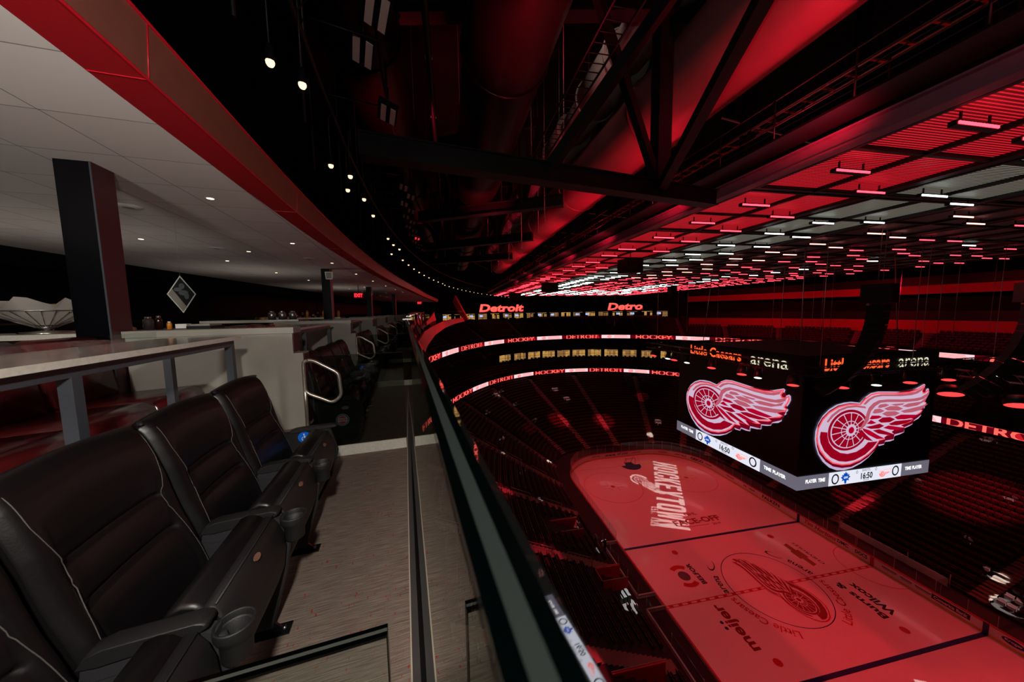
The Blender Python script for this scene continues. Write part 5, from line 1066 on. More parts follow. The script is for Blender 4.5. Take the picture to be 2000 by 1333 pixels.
for j in range(12):
    downlight(-2.1,4.81+2.56*j); downlight(-4.45,7.57+2.48*j)
    if j%2==0: downlight(-3.3,8.5+2.5*j)
for v,u in ((-3.2,5.4),(-3.7,8.2),(-2.4,9.2),(-2.4,13)): 
    d=thing('ceiling_diffuser','flat round white ceiling fitting in the lounge ceiling','ceiling fitting',group='flat round ceiling fittings'); d.location=onceil(v,u); mb=MB(); mb.lathe([(0,-.018),(.09,-.015),(.135,-.001)],n=20); mb.build('plate',white,d); mb=MB(); mb.lathe([(0,-.022),(.045,-.021),(.055,-.018)],n=16); mb.build('centre_disc',greypanel,d)
# curved red parapets where the deck turns the corner
def ribbon3(name,pts,label,mat=balconyred,th=.12):
    o=thing(name,label,'parapet'); mb=MB(); n=len(pts)
    for i,(a,b) in enumerate(pts):
        a,b=Vector(a),Vector(b); t=(Vector(pts[min(i+1,n-1)][0])-Vector(pts[max(i-1,0)][0])).normalized(); sd=t.cross(Vector((0,0,1))).normalized()*th
        mb.v+=[tuple(a),tuple(b),tuple(b-sd),tuple(a-sd)]
    for i in range(n-1):
        for j in range(4): k_=(j+1)%4; mb.face([i*4+j,i*4+k_,(i+1)*4+k_,(i+1)*4+j])
    mb.face([0,1,2,3]); mb.face([n*4-1,n*4-2,n*4-3,n*4-4]); mb.build('parapet_panel',mat,o)
    mb=MB(); mb.tube([tuple(Vector(a)+Vector((0,0,.04))) for a,b in pts],.04,5); mb.build('cap_rail',mat,o); return o
def pxp(x,y,dist):
    d=(f*FPX+rt2*(x-1000)+dn2*(y-666.5)); d/=math.hypot(d.x,d.y); return Vector((CX,CY,CZ))+d*dist
ribbon3('curved_parapet',[(pxp(*a),pxp(*b)) for a,b in (((819,664,18),(823,712,18)),((829,650,21),(835,676,21)),((845,639,26),(850,655,26)),((865,629.5,33),(869,641,33)),((885,624.5,42),(888,633,42)),((905,621.5,50),(908,628,50)))],'wide red curved parapet sweeping beyond the glass rail')
ribbon3('curved_parapet',[(pxp(*a),pxp(*b)) for a,b in (((800,613,19),(815,664,19)),((812,612,23),(822,646,23)),((826,612,28),(836,634,28)),((828,611,30),(840,629,30)))],'red curved wall just beyond the end of the glass rail',redpaint)
ribbon3('curved_parapet',[(pxp(*a),pxp(*b)) for a,b in (((833,629,26),(834,636,26)),((842,620,30),(844,629,30)),((848,611,33),(852,626,33)))],'small red stepped parapet end between two curved walls')
so=thing('leaning_fin','slanting red fin wall at the far end of our deck','fin wall'); A_=[pxp(888,577,50),pxp(884,590,50),pxp(905,627,50),pxp(913.5,625,50)]; mb=MB(); b=[p+Vector((.3,2,0)) for p in A_]; mb.v+=[tuple(p) for p in A_+b]
for q in ((0,1,2,3),(7,6,5,4),(0,4,5,1),(1,5,6,2),(2,6,7,3),(3,7,4,0)): mb.face(list(q))
mb.build('fin_panel',balconyred,so); mb=MB(); mb.tube([tuple(pxp(872,609,50)),tuple(pxp(905,609,50))],.05,5); mb.build('cross_rail',railmat,so)
lamp('SPOT','parapet_fill_spot',(-22,6,31),2300,(1,.01,.05),.3,(-34,2,25.5),70,.6); lamp('SPOT','parapet_fill_spot',(-20,26,31),2300,(1,.01,.05),.3,(-31,20,26),70,.6)  # extra unseen red spots that brighten the parapets and fin
POOLS=[(-21.6,46.7,9.7,700,2.6),(-20.3,48.9,9.9,300,1.3),(-6.1,52.5,8.6,700,2.6),(-4.4,48.6,7.1,700,2.6),(-17.8,44.8,7.8,300,1.3),(-24.8,38,8.6,300,1.3),(-14.5,40.3,5.4,250,1.3),(-23,29.5,6.4,400,1.6),(-23.5,25,6,300,1.2),(-15,28,2.2,900,1.7),(-21.5,20.5,4.7,200,1.3),(12.5,37.2,3.7,800,2.4),(9,34.7,2.3,900,2.4),(-20.2,14.7,3.8,300,1.4),(-17.1,10.7,2.3,500,2.0),(21,-2.7,3.8,500,1.2),(28.6,-2.1,7,400,1.6),(26.4,4,6.1,300,1.2),(18.7,-5.6,2.9,900,2.2),(16.4,-7.2,1.9,900,3.2),(37.4,3.7,10.6,300,1.8),(-24.3,-2.2,5.2,500,1.8),(-16.2,-.2,1.8,1500,3.2),(-15.6,6.9,1.6,700,1.8),(-10.2,-2.1,0,0.1,2)]
# ================================================================== roof space
mb=MB(); mb.b2((-75,-60,47),(75,95,47.3)); struct(mb.build('ceiling_roof_deck',blackmat),'black roof deck high above the arena')
GZ=33.0
# lighting grid: bands of two columns of mesh panels
bands=[(-20.4,'r'),(-14.35,'w'),(-8.3,'p'),(-2.25,'r'),(3.8,'w'),(9.85,'r'),(15.9,'r')]
gridY=[-27.4,-21.2,-14.9,-8.6,-2.3,4,10.3,16.6,22.9,29.2,35.5,41.8,48.1,54.4,60.7,64.5]
first=None; protos={}
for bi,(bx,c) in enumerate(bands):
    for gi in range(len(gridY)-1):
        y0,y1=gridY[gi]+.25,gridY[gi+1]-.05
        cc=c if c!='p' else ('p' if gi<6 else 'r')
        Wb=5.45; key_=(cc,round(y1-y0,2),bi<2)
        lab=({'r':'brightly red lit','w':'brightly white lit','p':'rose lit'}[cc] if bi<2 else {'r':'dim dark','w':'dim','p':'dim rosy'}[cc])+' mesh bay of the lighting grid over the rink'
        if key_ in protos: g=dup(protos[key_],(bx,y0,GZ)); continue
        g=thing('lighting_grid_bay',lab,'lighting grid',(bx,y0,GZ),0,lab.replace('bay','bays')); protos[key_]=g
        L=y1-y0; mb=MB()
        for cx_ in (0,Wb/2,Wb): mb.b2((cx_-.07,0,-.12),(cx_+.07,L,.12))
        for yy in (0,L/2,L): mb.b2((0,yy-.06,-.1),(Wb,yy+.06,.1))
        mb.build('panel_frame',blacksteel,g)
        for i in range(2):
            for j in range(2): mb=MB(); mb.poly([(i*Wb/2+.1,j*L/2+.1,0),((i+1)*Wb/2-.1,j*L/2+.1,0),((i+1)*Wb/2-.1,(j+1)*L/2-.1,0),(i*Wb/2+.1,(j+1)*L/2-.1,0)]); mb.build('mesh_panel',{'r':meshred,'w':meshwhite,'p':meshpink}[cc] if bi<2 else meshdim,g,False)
# beams of the grid
def beam(name,p0,p1,w_,h_,mat,label,cat='beam',grp=None,flange=True):
    g=thing(name,label,cat,p0,0,grp); p0v=Vector(p0); d=Vector(p1)-p0v
    if not grp and 'group' in g: del g['group']
    mb=MB(); mb.bar((0,0,0),d,w_*.25 if flange else w_,h_,0)
    mb.build('web',mat,g)
    if flange:
        t=d.normalized(); sd=t.cross(Vector((0,0,1))); sd=sd.normalized() if sd.length>.01 else Vector((1,0,0)); up=sd.cross(t)
        for s_ in (-1,1): mb=MB(); mb.bar(up*s_*h_/2,d+up*s_*h_/2,w_,.05); mb.build('flange',mat,g)
    return g
beam('edge_beam',(-20.75,-27.5,33.1),(-20.75,64.5,33.1),.42,.42,purplelitsteel,'long purple lit steel beam along the left edge of the lighting grid')
for i,bx in enumerate((-14.65,-8.6,-2.55,3.5,9.55,15.6,21.6)): beam('grid_beam',(bx,-27.5,33.1),(bx,64.5,33.1),.3,.35,blacksteel,'black longitudinal steel beam between the bands of lights','beam','longitudinal grid beams')
for y in gridY: beam('cross_beam',(-20.7,y,33.15),(21.6,y,33.15),.3,.4,blacksteel,'black cross beam of the lighting grid','beam','cross beams of the lighting grid')
# LED bars
bars=[]
for bi,(bx,c) in enumerate(bands):
    for col_ in range(2):
        y=-26+.9*(bi%2)+.5*col_
        while y<64:
            step=3.14 if y<12 else 1.57
            if y<-2 or random.random()<.86:
                cc='r'
                if c=='w': cc='w'
                if c=='p': cc='p' if y<15 else 'r'
                if c=='w' and bi==4 and y<26: cc='r' if random.random()<.75 else 'w'
                if y>40 and -15<bx<14 : cc='w' if random.random()<.75 else 'r'
                if y>61: cc='r'
                bars.append((bx+1.36+col_*2.72+random.uniform(-.25,.25),y+random.uniform(-.3,.3),cc))
            y+=step*random.uniform(.9,1.1)
bars.sort(key=lambda b:(Vector((b[0]-CX,b[1]-CY,4.5)).length if (topx(b[0],b[1],GZ-.35) and -30<topx(b[0],b[1],GZ-.35)[0]<2030) else 1e6))
MATB={'r':ledred,'w':ledwhite,'p':ledpink}; BP={}
def barbody(mb): mb.b2((-.7,-.0,-.14),(.7,.16,-.02)); mb.b2((-.5,.05,-.02),(-.46,.09,.3)); mb.b2((.46,.05,-.02),(.5,.09,.3))
def barlens(mb,m=0):
    for k in range(14): mb.b2((-.67+k*.096,-.022,-.125),(-.67+k*.096+.07,0,-.06),m)
for n,(x,y,cc) in enumerate(bars[:300]):
    if cc in BP: dup(BP[cc],(x,y,GZ-.2)); continue
    nm={'r':'red','w':'white','p':'rose'}[cc]
    g=thing('led_light_bar','slim black light bar with a row of %s LEDs hanging under the grid'%nm,'light bar',(x,y,GZ-.2),0,'%s LED bars under the grid'%nm); BP[cc]=g
    mb=MB(); barbody(mb); mb.build('bar_housing',blacksteel,g); mb=MB(); barlens(mb); mb.build('led_lenses',MATB[cc],g)
if len(bars)>300:
    mb=MB(); mi={'r':1,'w':2,'p':3}
    for x,y,cc in bars[300:]:
        mb.box((x,y+.08,GZ-.28),(1.4,.16,.12)); mb.box((x,y-.011,GZ-.29),(1.3,.02,.075),mi[cc])
    tag(mb.build('led_light_bars',[blacksteel,ledred,ledwhite,ledpink]),'remaining red and white LED bars in the far part of the grid','light bars',None,'stuff')
# ducts ------------------------------------------------------------------
def duct(name,x,z,r,y0,y1,mat,label,rings,x1=None,taper=None):
    g=thing(name,label,'duct',(x,y0,z)); x1=x if x1 is None else x1; mb=MB(); n=int((y1-y0)/3)
    for i in range(n):
        a,b=i/n,(i+1)/n; rr=r*(1 if not taper or i%2==0 else taper)
        mb.tube([((x1-x)*a,(y1-y0)*a,0),((x1-x)*b,(y1-y0)*b,0)],rr,32,cap=bool(taper))
    mb.build('duct_shell',mat,g)
    for i in range(0,n+1):
        if i%rings: continue
        a=i/n; c=((x1-x)*a,(y1-y0)*a,0); mb=MB(); mb.tube([(c[0]+(r+.03)*math.cos(q),c[1],(r+.03)*math.sin(q)) for q in [2*PI*j/32 for j in range(32)]],.05,6,closed=True); mb.build('joint_ring',mat,g)
        if i and i%(rings*2)==0: mb=MB(); mb.tube([(c[0]-r*.9,c[1],0),(c[0]-r*.9,c[1],46.9-z)],.02,4); mb.tube([(c[0]+r*.9,c[1],0),(c[0]+r*.9,c[1],46.9-z)],.02,4); mb.build('hanger_rod',railmat,g)
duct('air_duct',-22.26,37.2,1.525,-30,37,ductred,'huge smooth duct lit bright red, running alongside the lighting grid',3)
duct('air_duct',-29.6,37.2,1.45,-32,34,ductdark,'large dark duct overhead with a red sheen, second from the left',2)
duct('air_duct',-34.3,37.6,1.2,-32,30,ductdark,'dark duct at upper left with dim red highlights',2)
duct('air_duct',-23.9,39.4,1.05,-30,40,ductgrey,'grey wrapped segmented duct above the red duct',1,taper=.82)
# trusses -----------------------------------------------------------------
def truss(k,pa,pb,ht,label,nodes):
    g=thing('roof_truss',label,'truss',pa); d=Vector(pb)-Vector(pa); up=Vector((0,0,ht))
    mb=MB(); mb.bar((0,0,0),d,.42,.62); 
    for s_ in (-1,1): mb.bar((0,0,s_*.33),d+Vector((0,0,s_*.33)),.62,.05)
    mb.build('bottom_chord',blacksteel,g)
    mb=MB(); mb.bar(up,d+up,.4,.5); mb.build('top_chord',blacksteel,g)
    for i,t in enumerate(nodes):
        c=d*t; mb=MB(); mb.bar(c,c+up,.55 if k==0 else .4,.55 if k==0 else .4); mb.build('vertical_post',blacksteel,g)
        t2=t+.12 ; c2=d*min(1.3,t2); mb=MB(); mb.bar(c+Vector((0,0,.3)),c2+up,.42,.42); mb.build('diagonal_brace',blacksteel,g)
        mb=MB(); mb.bar(c+Vector((0,0,.3)),d*(t-.12)+up,.35,.35); mb.build('diagonal_brace',blacksteel,g)
dA=Vector((15,3.4,0))
def ptA(z,x,y): 
    d=(f*FPX+rt2*(x-1000)+dn2*(y-666.5)); return Vector((CX,CY,CZ))+d*((z-CZ)/d.z)
def ptX(X,x,y):
    d=(f*FPX+rt2*(x-1000)+dn2*(y-666.5)); return Vector((CX,CY,CZ))+d*((X-CX)/d.x)
a0=ptA(32.7,700,285); a1=ptA(32.7,1392,389); pn=ptA(32.7,1288,373)
g=thing('roof_truss','big black roof truss crossing in front of the red duct with a thick vertical post','truss',a0); o_=a0
mb=MB(); mb.bar((0,0,0),a1-o_,.32,.5); [mb.bar((0,0,s_*.27),a1-o_+Vector((0,0,s_*.27)),.5,.04) for s_ in (-1,1)]; mb.build('bottom_chord',blacksteel,g)
mb=MB(); mb.bar(pn-o_,pn-o_+Vector((0,0,14.1)),.5,.5); mb.build('vertical_post',blacksteel,g)
for pq,w_ in (((pn,ptX(-25.3,1479,20)),.3),((ptA(32.85,1078,322),ptX(-26.4,1274,42)),.3),((pn,ptX(-27.3,1150,-60)),.25)):
    mb=MB(); mb.bar(pq[0]-o_,pq[1]-o_+(pq[1]-pq[0])*.3,w_,w_); mb.build('diagonal_brace',blacksteel,g)
for k,(p,q) in enumerate((((820,425),(1100,392)),((800,487),(1040,462)),((800,515),(1000,500)))):
    z=35.5-.3*k; A0=ptA(z,*p); B0_=ptA(z,*q); 
    truss(k+1,tuple(A0),tuple(A0+(B0_-A0)*1.0),5,'distant black roof truss crossing under the ducts, '+['nearest','middle','farthest'][k]+' of three',[.25,.75])
for x,y0,y1 in ((-31,-20,-19),): pass
beam('roof_beam',tuple(ptA(38.5,560,18)),tuple(ptA(38.5,1500,8)),.5,.6,blacksteel,'black roof beam crossing the very top of the photo')
# posts from the catwalk up beside the grid
for y in gridY[:11]:
    for x in ((-21.1,-16) if y>-20 else (-21.1,)):
        beam('hanger_post',(x+.6,y+.3,33.3),(x+.6,y+.3,46.9),.32,.34,blacksteel,'black steel hanger post rising from the grid to the roof','post','hanger posts above the grid')
for i,y in enumerate(gridY[:9]): beam('grid_brace',(-20.2,y+.6,33.5),(-16,y+4.5,40),.25,.28,blacksteel,'sloping black steel brace above the grid','brace','sloping braces above the grid'); beam('tie_rod',(-21.0,y+1,35.9),(-12,y+2.4,35.7),.05,.05,railmat,'thin steel tie rod above the grid','rod','thin tie rods above the grid',False)
# catwalk with railings
cw=thing('catwalk','black steel catwalk with pipe railings beside the lighting grid','catwalk',(-21.9,-27,33.5)); CL_=88
mb=MB(); mb.b2((-.1,0,-.06),(.9,CL_,0)); mb.build('walkway',blacksteel,cw)
for x in (-.1,.9):
    mb=MB(); 
    for z in (.35,.7,1.08): mb.tube([(x,0,z),(x,CL_,z)],.022,5)
    mb.build('handrail',blacksteel,cw)
mb=MB()
for i in range(45):
    for x in (-.1,.9): mb.tube([(x,i*2-.0,0),(x,i*2,1.1)],.024,5)
mb.build('railing_uprights',blacksteel,cw)
mb=MB()
for i in range(150): mb.box((1.62,i*.58,1.5),(.5,.06,.05))
for x in (1.37,1.87): mb.tube([(x,0,1.5),(x,CL_,1.5)],.03,5)
mb.build('cable_ladder',copper,cw)
cl=thing('cable_tray','long black ladder tray for cables beside the grey duct','cable tray',(-27.2,-28,36.6)); mb=MB()
for x in (0,.8): mb.tube([(x,0,0),(x,60,0)],.04,4)
for i in range(150): mb.tube([(0,i*.4,0),(.8,i*.4,0)],.018,4)
mb.build('ladder_rungs',railmat if False else blacksteel,cl); mb=MB(); 
for i in range(12): mb.tube([(0,i*5,0),(0,i*5,10)],.015,4)
mb.build('hanger_rod',railmat,cl)
# thin hanging rods and long pipes
for x,y in ((-26.9,-21),(-25.4,-8),(-25.6,-5),(-25.2,-2),(-25.8,1),(-25.1,4),(-25.6,7),(-25.2,10),(-25.7,14),(-25.2,18),(-25.6,22)):
    g=thing('hanging_rod','thin steel rod hanging down in front of the red duct','rod',(x,y,34.2),0,'thin rods in front of the red duct'); mb=MB(); mb.tube([(0,0,0),(0,0,12.6)],.022,5); mb.build('rod',railmat,g); mb=MB(); mb.box((0,0,0),(.08,.08,.12)); mb.build('end_fitting',railmat,g)
for x,y in ((2,-2),(-3,10),(5,14),(0,-9),(9,-6),(12,6),(16,10),(20,-3),(24,6),(18,-8),(8,26),(-2,30)):
    g=thing('hoist_line','thin vertical cable hanging from the grid over the rink','cable',(x,y,25.5),0,'thin cables hanging over the rink'); mb=MB(); mb.tube([(0,0,0),(0,0,7.4)],.016,4); mb.build('cable',railmat,g); mb=MB(); mb.box((0,0,0),(.12,.12,.2)); mb.build('hook',blacksteel,g)
pp=thing('roof_pipe','thin black pipe running along the roof between the ducts','pipe',(-32.1,-30,36.0)); mb=MB(); mb.tube([(0,0,0),(0,60,0)],.09,8); mb.build('pipe_run',blacksteel,pp); mb=MB()
for i in range(20): mb.tube([(-.11,i*3,0),(.11,i*3,0)],.05,4)
mb.build('pipe_clamps',railmat,pp)
# festoon of warm lamps over the rail
def uvb(v,u,h): return Vector((CX+(v)*ca-u*sa,CY+v*sa+u*ca,DZ+h))
fl=[(-1.38,4.85),(-1.13,5.18),(-1.27,7.7),(-.98,8.17),(-1.16,9.06),(-.86,9.66),(-.76,11.16),(-.47,14.36),(-.3,15.6),(-.06,16.6)]
u=18
while u<70: fl.append((-1.2+(u-6)**2/150*.9+(.12 if int(u)%2 else -.12),u)); u+=1.9
pb0=None
for v,u in fl:
    if pb0 is None:
        pb0=g=thing('pendant_lamp','small warm pendant lamp glowing in the dark ceiling above the rail','pendant lamp',uvb(v,u,4.6),0,'string of warm pendant lamps above the rail')
        mb=MB(); mb.lathe([(0,.2),(.035,.19),(.045,.06),(.055,.0)],n=12); mb.build('lamp_cap',blacksteel,g); mb=MB(); mb.lathe([(0,-.055),(.03,-.05),(.045,-.025),(.047,.0),(.04,.02)],n=14); mb.build('glowing_bulb',bulb,g); mb=MB(); mb.tube([(0,0,.2),(.0,0,.9),(.15,.02,1.1)],.012,5); mb.build('stem',blacksteel,g)
    else: dup(pb0,uvb(v,u,4.6))
tk=thing('lighting_track','black track carrying the warm pendant lamps','track',uvb(0,0,5.7)); mb=MB(); mb.tube([uvb(-1.25+(max(0,u-6))**2/165,u,5.7)-uvb(0,0,5.7) for u in range(1,70,2)],.05,5); mb.build('track_rail',blacksteel,tk); mb=MB()
for u in range(2,60,4): mb.tube([uvb(-1.25+(max(0,u-6))**2/165,u,5.7)-uvb(0,0,5.7),uvb(-1.25+(max(0,u-6))**2/165,u,7.5)-uvb(0,0,5.7)],.02,4)
mb.build('track_hanger',blacksteel,tk)
# flood lights
def flood(v,u,h,rz,label,grp=None,s=1):
    g=thing('flood_light',label,'floodlight',uvb(v,u,h),RA+rz,grp)
    if not grp and 'group' in g: del g['group']
    mb=MB(); mb.box((0,0,.12*s),(.55*s,.9*s,.16*s),mat=Matrix.Rotation(R(18),4,'Y')); mb.tube([(0,-.5*s,.1*s),(0,-.5*s,.5*s),(0,.5*s,.5*s),(0,.5*s,.1*s)],.02,5); mb.tube([(0,0,.5*s),(0,0,1.6)],.03,5); mb.build('housing',blacksteel,g)
    for x in (-.13,.13): mb=MB(); mb.box((x*s,0,.025*s-x*.3*s),(.15*s,.82*s,.02),mat=Matrix.Rotation(R(18),4,'Y')); mb.build('lens_strip',P('flood_lens',(.75,.62,.58),.5),g)
flood(-.26,7.6,7.6,R(10),'white lensed flood light at the top edge of the photo'); flood(-.65,8.8,7.6,R(8),'white lensed flood light, second down from the top edge'); flood(-.2,11.2,7.6,R(5),'smaller white lensed flood light, third down'); 
for i in range(14): flood(.25+.04*i*i*.22+(.35 if i%2 else 0),17.2+1.25*i,7.6,R(3),'small flood light in the distant cluster above the rail','distant cluster of flood lights',.85)
fp_=thing('flood_light_pipe','black pipe from which the flood lights hang','pipe',uvb(0,0,9.2)); mb=MB(); mb.tube([uvb(-.4+max(0,u-8)**2/165,u,9.2)-uvb(0,0,9.2) for u in range(4,60,3)],.06,6); mb.build('pipe_run',blacksteel,fp_); mb=MB(); [mb.tube([uvb(-.4+max(0,u-8)**2/165,u,9.2)-uvb(0,0,9.2),uvb(-.4+max(0,u-8)**2/165,u,16)-uvb(0,0,9.2)],.02,4) for u in range(6,50,6)]; mb.build('pipe_hanger',blacksteel,fp_)
sb_=thing('dome_camera','small round white fitting at the top edge beside the flood lights','camera',uvb(-.55,6.9,7.8)); mb=MB(); mb.lathe([(0,-.15),(.12,-.1),(.16,0),(.14,.1),(0,.14)],n=16); mb.build('dome',white,sb_); mb=MB(); mb.lathe([(.15,.1),(.17,.14),(0,.2)],n=16); mb.build('mount',blacksteel,sb_)
for i in range(9):
    g=thing('cable_drop','thin black conduit hanging in the dark ceiling','conduit',uvb(-2.1+.2*(i%3)+(max(0,i*2-4))**2/200,3+2.4*i,5.4),0,'thin conduits in the dark ceiling'); mb=MB(); mb.tube([(0,0,0),(0,0,10)],.03,5); mb.build('conduit',blacksteel,g); mb=MB(); mb.tube([(0,0,2),(1.6,.6,2.1)],.025,5); mb.build('side_arm',blacksteel,g)
# coloured light reaching the ducts and roof steel (added spots without any fixture)
for y in (-25,-18.5,-12,-5,2,9,17,26): lamp('SPOT','duct_fill_spot',(-22.2,y,32.2),680,RED,.3,(-22.2,y+2,37),125,.8)
for x,y,e_ in ((-29.2,-17,1500),(-29.2,-4,1500),(-29.4,9,1200),(-33.2,-12,900),(-33.4,2,900)): lamp('SPOT','duct_fill_spot',(x,y,32.8),e_,RED,.12,(x,y+1,37),75,.8)
lamp('SPOT','wrapped_duct_fill_spot',(-26.5,-14,40.2),120,(1,.7,.62),.2,(-24,-9,39.6),80,.8)  # warm fill spot aimed at the wrapped duct
# projected lettering: a real projector with a cut-out plate for each half of the rink
def gobo(sgn,label):
    base=Vector((1.0*sgn,18.3*sgn,31.5)); g=thing('pattern_projector',label,'projector',base,0 if sgn>0 else PI)
    D=31.5; dpl=.9; sc=dpl/D
    SH=[]
    def poly(pts,grp=[0]): SH.append([tuple(p) for p in pts])
    # letters in simple slab outlines: x along the word, y up
    def glyph(ch):
        t=.3
        G={'H':[[(0,0),(.38,0),(.38,.4),(.62,.4),(.62,0),(1,0),(1,1),(.62,1),(.62,.6),(.38,.6),(.38,1),(0,1)]],
        'O':[[(.2,0),(.8,0),(1,.14),(1,.86),(.8,1),(.2,1),(0,.86),(0,.14)],[(.36,.16),(.36,.84),(.64,.84),(.64,.16)]],
        'C':[[(.2,0),(.8,0),(1,.14),(1,.38),(.64,.38),(.64,.16),(.36,.16),(.36,.84),(.64,.84),(.64,.62),(1,.62),(1,.86),(.8,1),(.2,1),(0,.86),(0,.14)]],
        'K':[[(0,0),(.36,0),(.36,.36),(.62,0),(1,0),(.62,.5),(1,1),(.62,1),(.36,.64),(.36,1),(0,1)]],
        'E':[[(0,0),(.95,0),(.95,.17),(.37,.17),(.37,.42),(.8,.42),(.8,.58),(.37,.58),(.37,.83),(.95,.83),(.95,1),(0,1)]],
        'Y':[[(.32,0),(.68,0),(.68,.38),(1,1),(.64,1),(.5,.62),(.36,1),(0,1),(.32,.38)]],
        'T':[[(.32,0),(.68,0),(.68,.82),(1,.82),(1,1),(0,1),(0,.82),(.32,.82)]],
        'W':[[(.15,0),(.4,0),(.5,.45),(.6,0),(.85,0),(1,1),(.72,1),(.68,.4),(.58,.85),(.42,.85),(.32,.4),(.28,1),(0,1)]],
        'N':[[(0,0),(.34,0),(.34,.5),(.66,0),(1,0),(1,1),(.66,1),(.66,.5),(.34,1),(0,1)]],
        'S':[[(0,0),(1,0),(1,.58),(.35,.58),(.35,.83),(1,.83),(1,1),(0,1),(0,.42),(.65,.42),(.65,.17),(0,.17)]],
        '.':[[(0,0),(.4,0),(.4,.2),(0,.2)]],'1':[[(.3,0),(.7,0),(.7,1),(.3,1)]],
        '9':[[(0,0),(1,0),(1,1),(0,1),(0,.42),(.62,.42),(.62,.17),(0,.17)],[(.36,.58),(.36,.83),(.64,.83),(.64,.58)]],
        '2':[[(0,0),(1,0),(1,.17),(.36,.17),(.36,.42),(1,.42),(1,1),(0,1),(0,.83),(.64,.83),(.64,.58),(0,.58)]],
        '6':[[(0,0),(1,0),(1,.58),(.38,.58),(.38,.83),(1,.83),(1,1),(0,1)],[(.36,.17),(.36,.42),(.64,.42),(.64,.17)]]}
        return G[ch]
    c0=Vector((1.0,18.3)); HO=[]
    def hole(pts): HO.append([tuple(p) for p in pts])
    def word(txt,A,B,upA,upB,fr=.86):
        n=len(txt)
        for i,ch in enumerate(txt):
            if ch==' ': continue
            for gi,pl in enumerate(glyph(ch)):
                q=[]
                for x,y in pl:
                    t=(i+.07+x*fr)/n; P0=A+(B-A)*t; up=upA+(upB-upA)*t; q.append(P0+up*y-c0)
                (poly if gi==0 else hole)([(p.x,p.y) for p in q])
    word('HOCKEYTOWN',Vector((5.05,27.8)),Vector((-5.68,10.6)),Vector((3.08,-2.43)),Vector((3.43,-1.57)))
    word('EST. 1926',Vector((-3.9,14.9)),Vector((-6.6,11.0)),Vector((.5,-.22))*1.7,Vector((.5,-.22))*1.7,.72)
    # winged wheel in outline: bands, rings and feathers let light through
    ex=Vector((-.55,-.835)); ey=Vector((-.30,.0))+Vector((.835,-.55))*.0
    def W(x,y): # artwork -> ice ; wheel far, wing towards us
        s_=.62; d=Vector((-.02,-.99)); u_=Vector((.99,-.02)); return Vector((-1.3,22.0))+d*(x+2.2)*s_+u_*(y+.14)*s_*.95-c0
    for k_ in ('w1','w2','f1','f2','f3','f4','f5','f6','f7','g1','g2','g3','g4','g5','g6','g7','g8','g9','rimtop'): poly([tuple(W(*p)) for p in LOGO[k_]])
    def ringcut(ro,ri,a0,a1): poly([tuple(W(*p)) for p in [(-2.2+x*1.15,-.14+y) for x,y in ringp(0,0,ro,ri,a0,a1,22)]])
    ringcut(2.55,2.0,R(95),R(318)); ringcut(1.55,1.38,R(20),R(338)); ringcut(.5,.34,R(5),R(345))
    for j in range(9): a=R(55+28*j); c_,s_=math.cos(a),math.sin(a); poly([tuple(W(-2.2+1.15*x,-.14+y)) for x,y in [(.6*c_-.05*s_,.6*s_+.05*c_),(1.3*c_-.05*s_,1.3*s_+.05*c_),(1.3*c_+.05*s_,1.3*s_-.05*c_),(.6*c_+.05*s_,.6*s_-.05*c_)]])
    from mathutils.geometry import delaunay_2d_cdt
    VV=[Vector(p) for p in ((-15,-15),(15,-15),(15,15),(-15,15))]; EE=[(0,1),(1,2),(2,3),(3,0)]
    for P__ in SH+HO:
        b0=len(VV); VV+=[Vector(p) for p in P__]; EE+=[(b0+i,b0+(i+1)%len(P__)) for i in range(len(P__))]
    vo,eo,fo,_,_,_=delaunay_2d_cdt(VV,EE,[],0,1e-5)
    def pip(p,pl):
        c=False; n=len(pl)
        for i in range(n):
            x0,y0=pl[i]; x1,y1=pl[i-1]
            if (y0>p[1])!=(y1>p[1]) and p[0]<(x1-x0)*(p[1]-y0)/(y1-y0)+x0: c=not c
        return c
    bb=[(min(q[0] for q in P__),max(q[0] for q in P__),min(q[1] for q in P__),max(q[1] for q in P__)) for P__ in SH]
    keep=[]
    for t in fo:
        c=(sum(vo[i].x for i in t)/3,sum(vo[i].y for i in t)/3)
        lit=any(x0<c[0]<x1 and y0<c[1]<y1 and pip(c,P__) for P__,(x0,x1,y0,y1) in zip(SH,bb)) and not any(pip(c,P__) for P__ in HO)
        if not lit: keep.append(tuple(t))
    me=bpy.data.meshes.new('cut_out_plate'); me.from_pydata([(v.x,v.y,0) for v in vo],[],keep)
    for v in me.vertices: v.co=Vector((v.co.x*sc,v.co.y*sc,-dpl))
    me.materials.clear(); me.materials.append(blackmat); link('cut_out_plate',me,g)
    mb=MB(); 
    a,b=.44,.48
    mb.b2((-b,-b,-dpl),(-a,b,.3)); mb.b2((a,-b,-dpl),(b,b,.3)); mb.b2((-a,-b,-dpl),(a,-a,.3)); mb.b2((-a,a,-dpl),(a,b,.3)); mb.b2((-b,-b,.3),(b,b,.34)); mb.build('housing',blackmat,g)
    mb=MB(); mb.tube([(0,0,.34),(0,0,1.6)],.05,6); mb.build('hanger',blacksteel,g)
    lamp('SPOT','projector_lamp',base,21000,(1,.98,.92),.0008,(base.x,base.y,0),50,.0)
gobo(1,'black pattern projector hanging above the far half of the rink'); gobo(-1,'black pattern projector hanging above the near half of the rink')
# white pools of light on the seats
for x,y,z,e_,an in POOLS: lamp('SPOT','followspot_lamp',(x*.25,y*.35+4,32),e_*240,(.95,1,.93),.03,(x,y,z),an,.15)

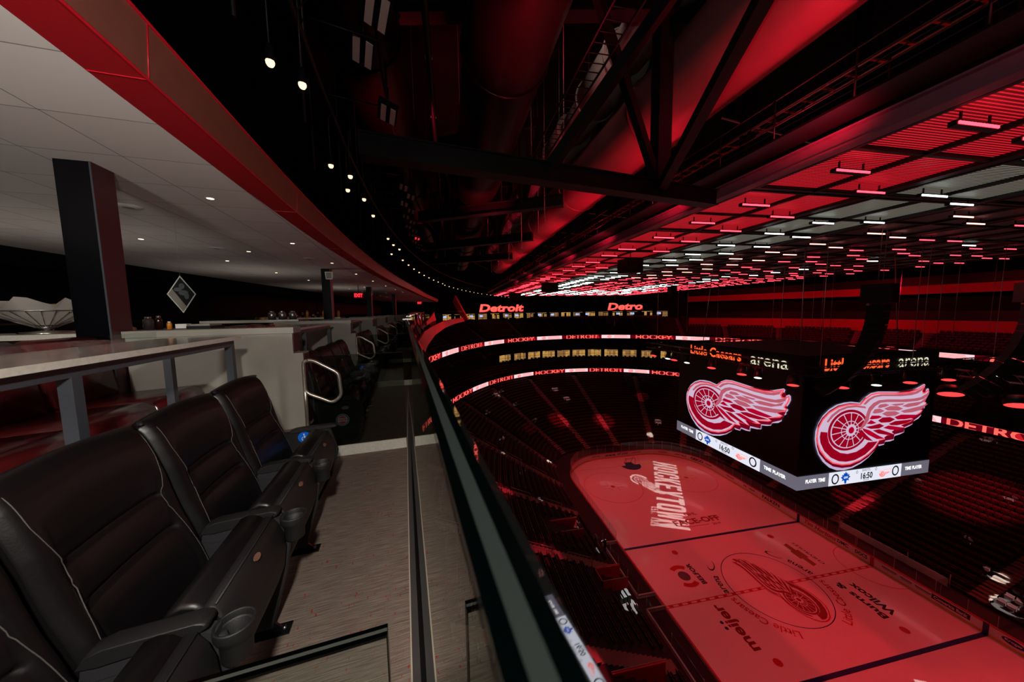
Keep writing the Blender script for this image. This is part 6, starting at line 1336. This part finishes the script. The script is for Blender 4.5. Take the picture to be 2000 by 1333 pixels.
for x,y,z,e_,an in ((-25.5,14,6.5,24000,7),(-25,3.6,7,20000,8),(-22,4.2,5,12000,7),(-23,-7,5.2,24000,8),(20,6.3,3.4,32000,9),(23,-7.5,4.5,30000,7),(-9,41,4.4,40000,8),(1,40,4,40000,8),(14,46,7,9000,5),(-17,37,4.5,9000,5),(27,0,6,20000,16)): lamp('SPOT','red_followspot_lamp',(x*.2,y*.3+2,32),e_*3,(1,.03,.06),.05,(x,y,z),an,.6)
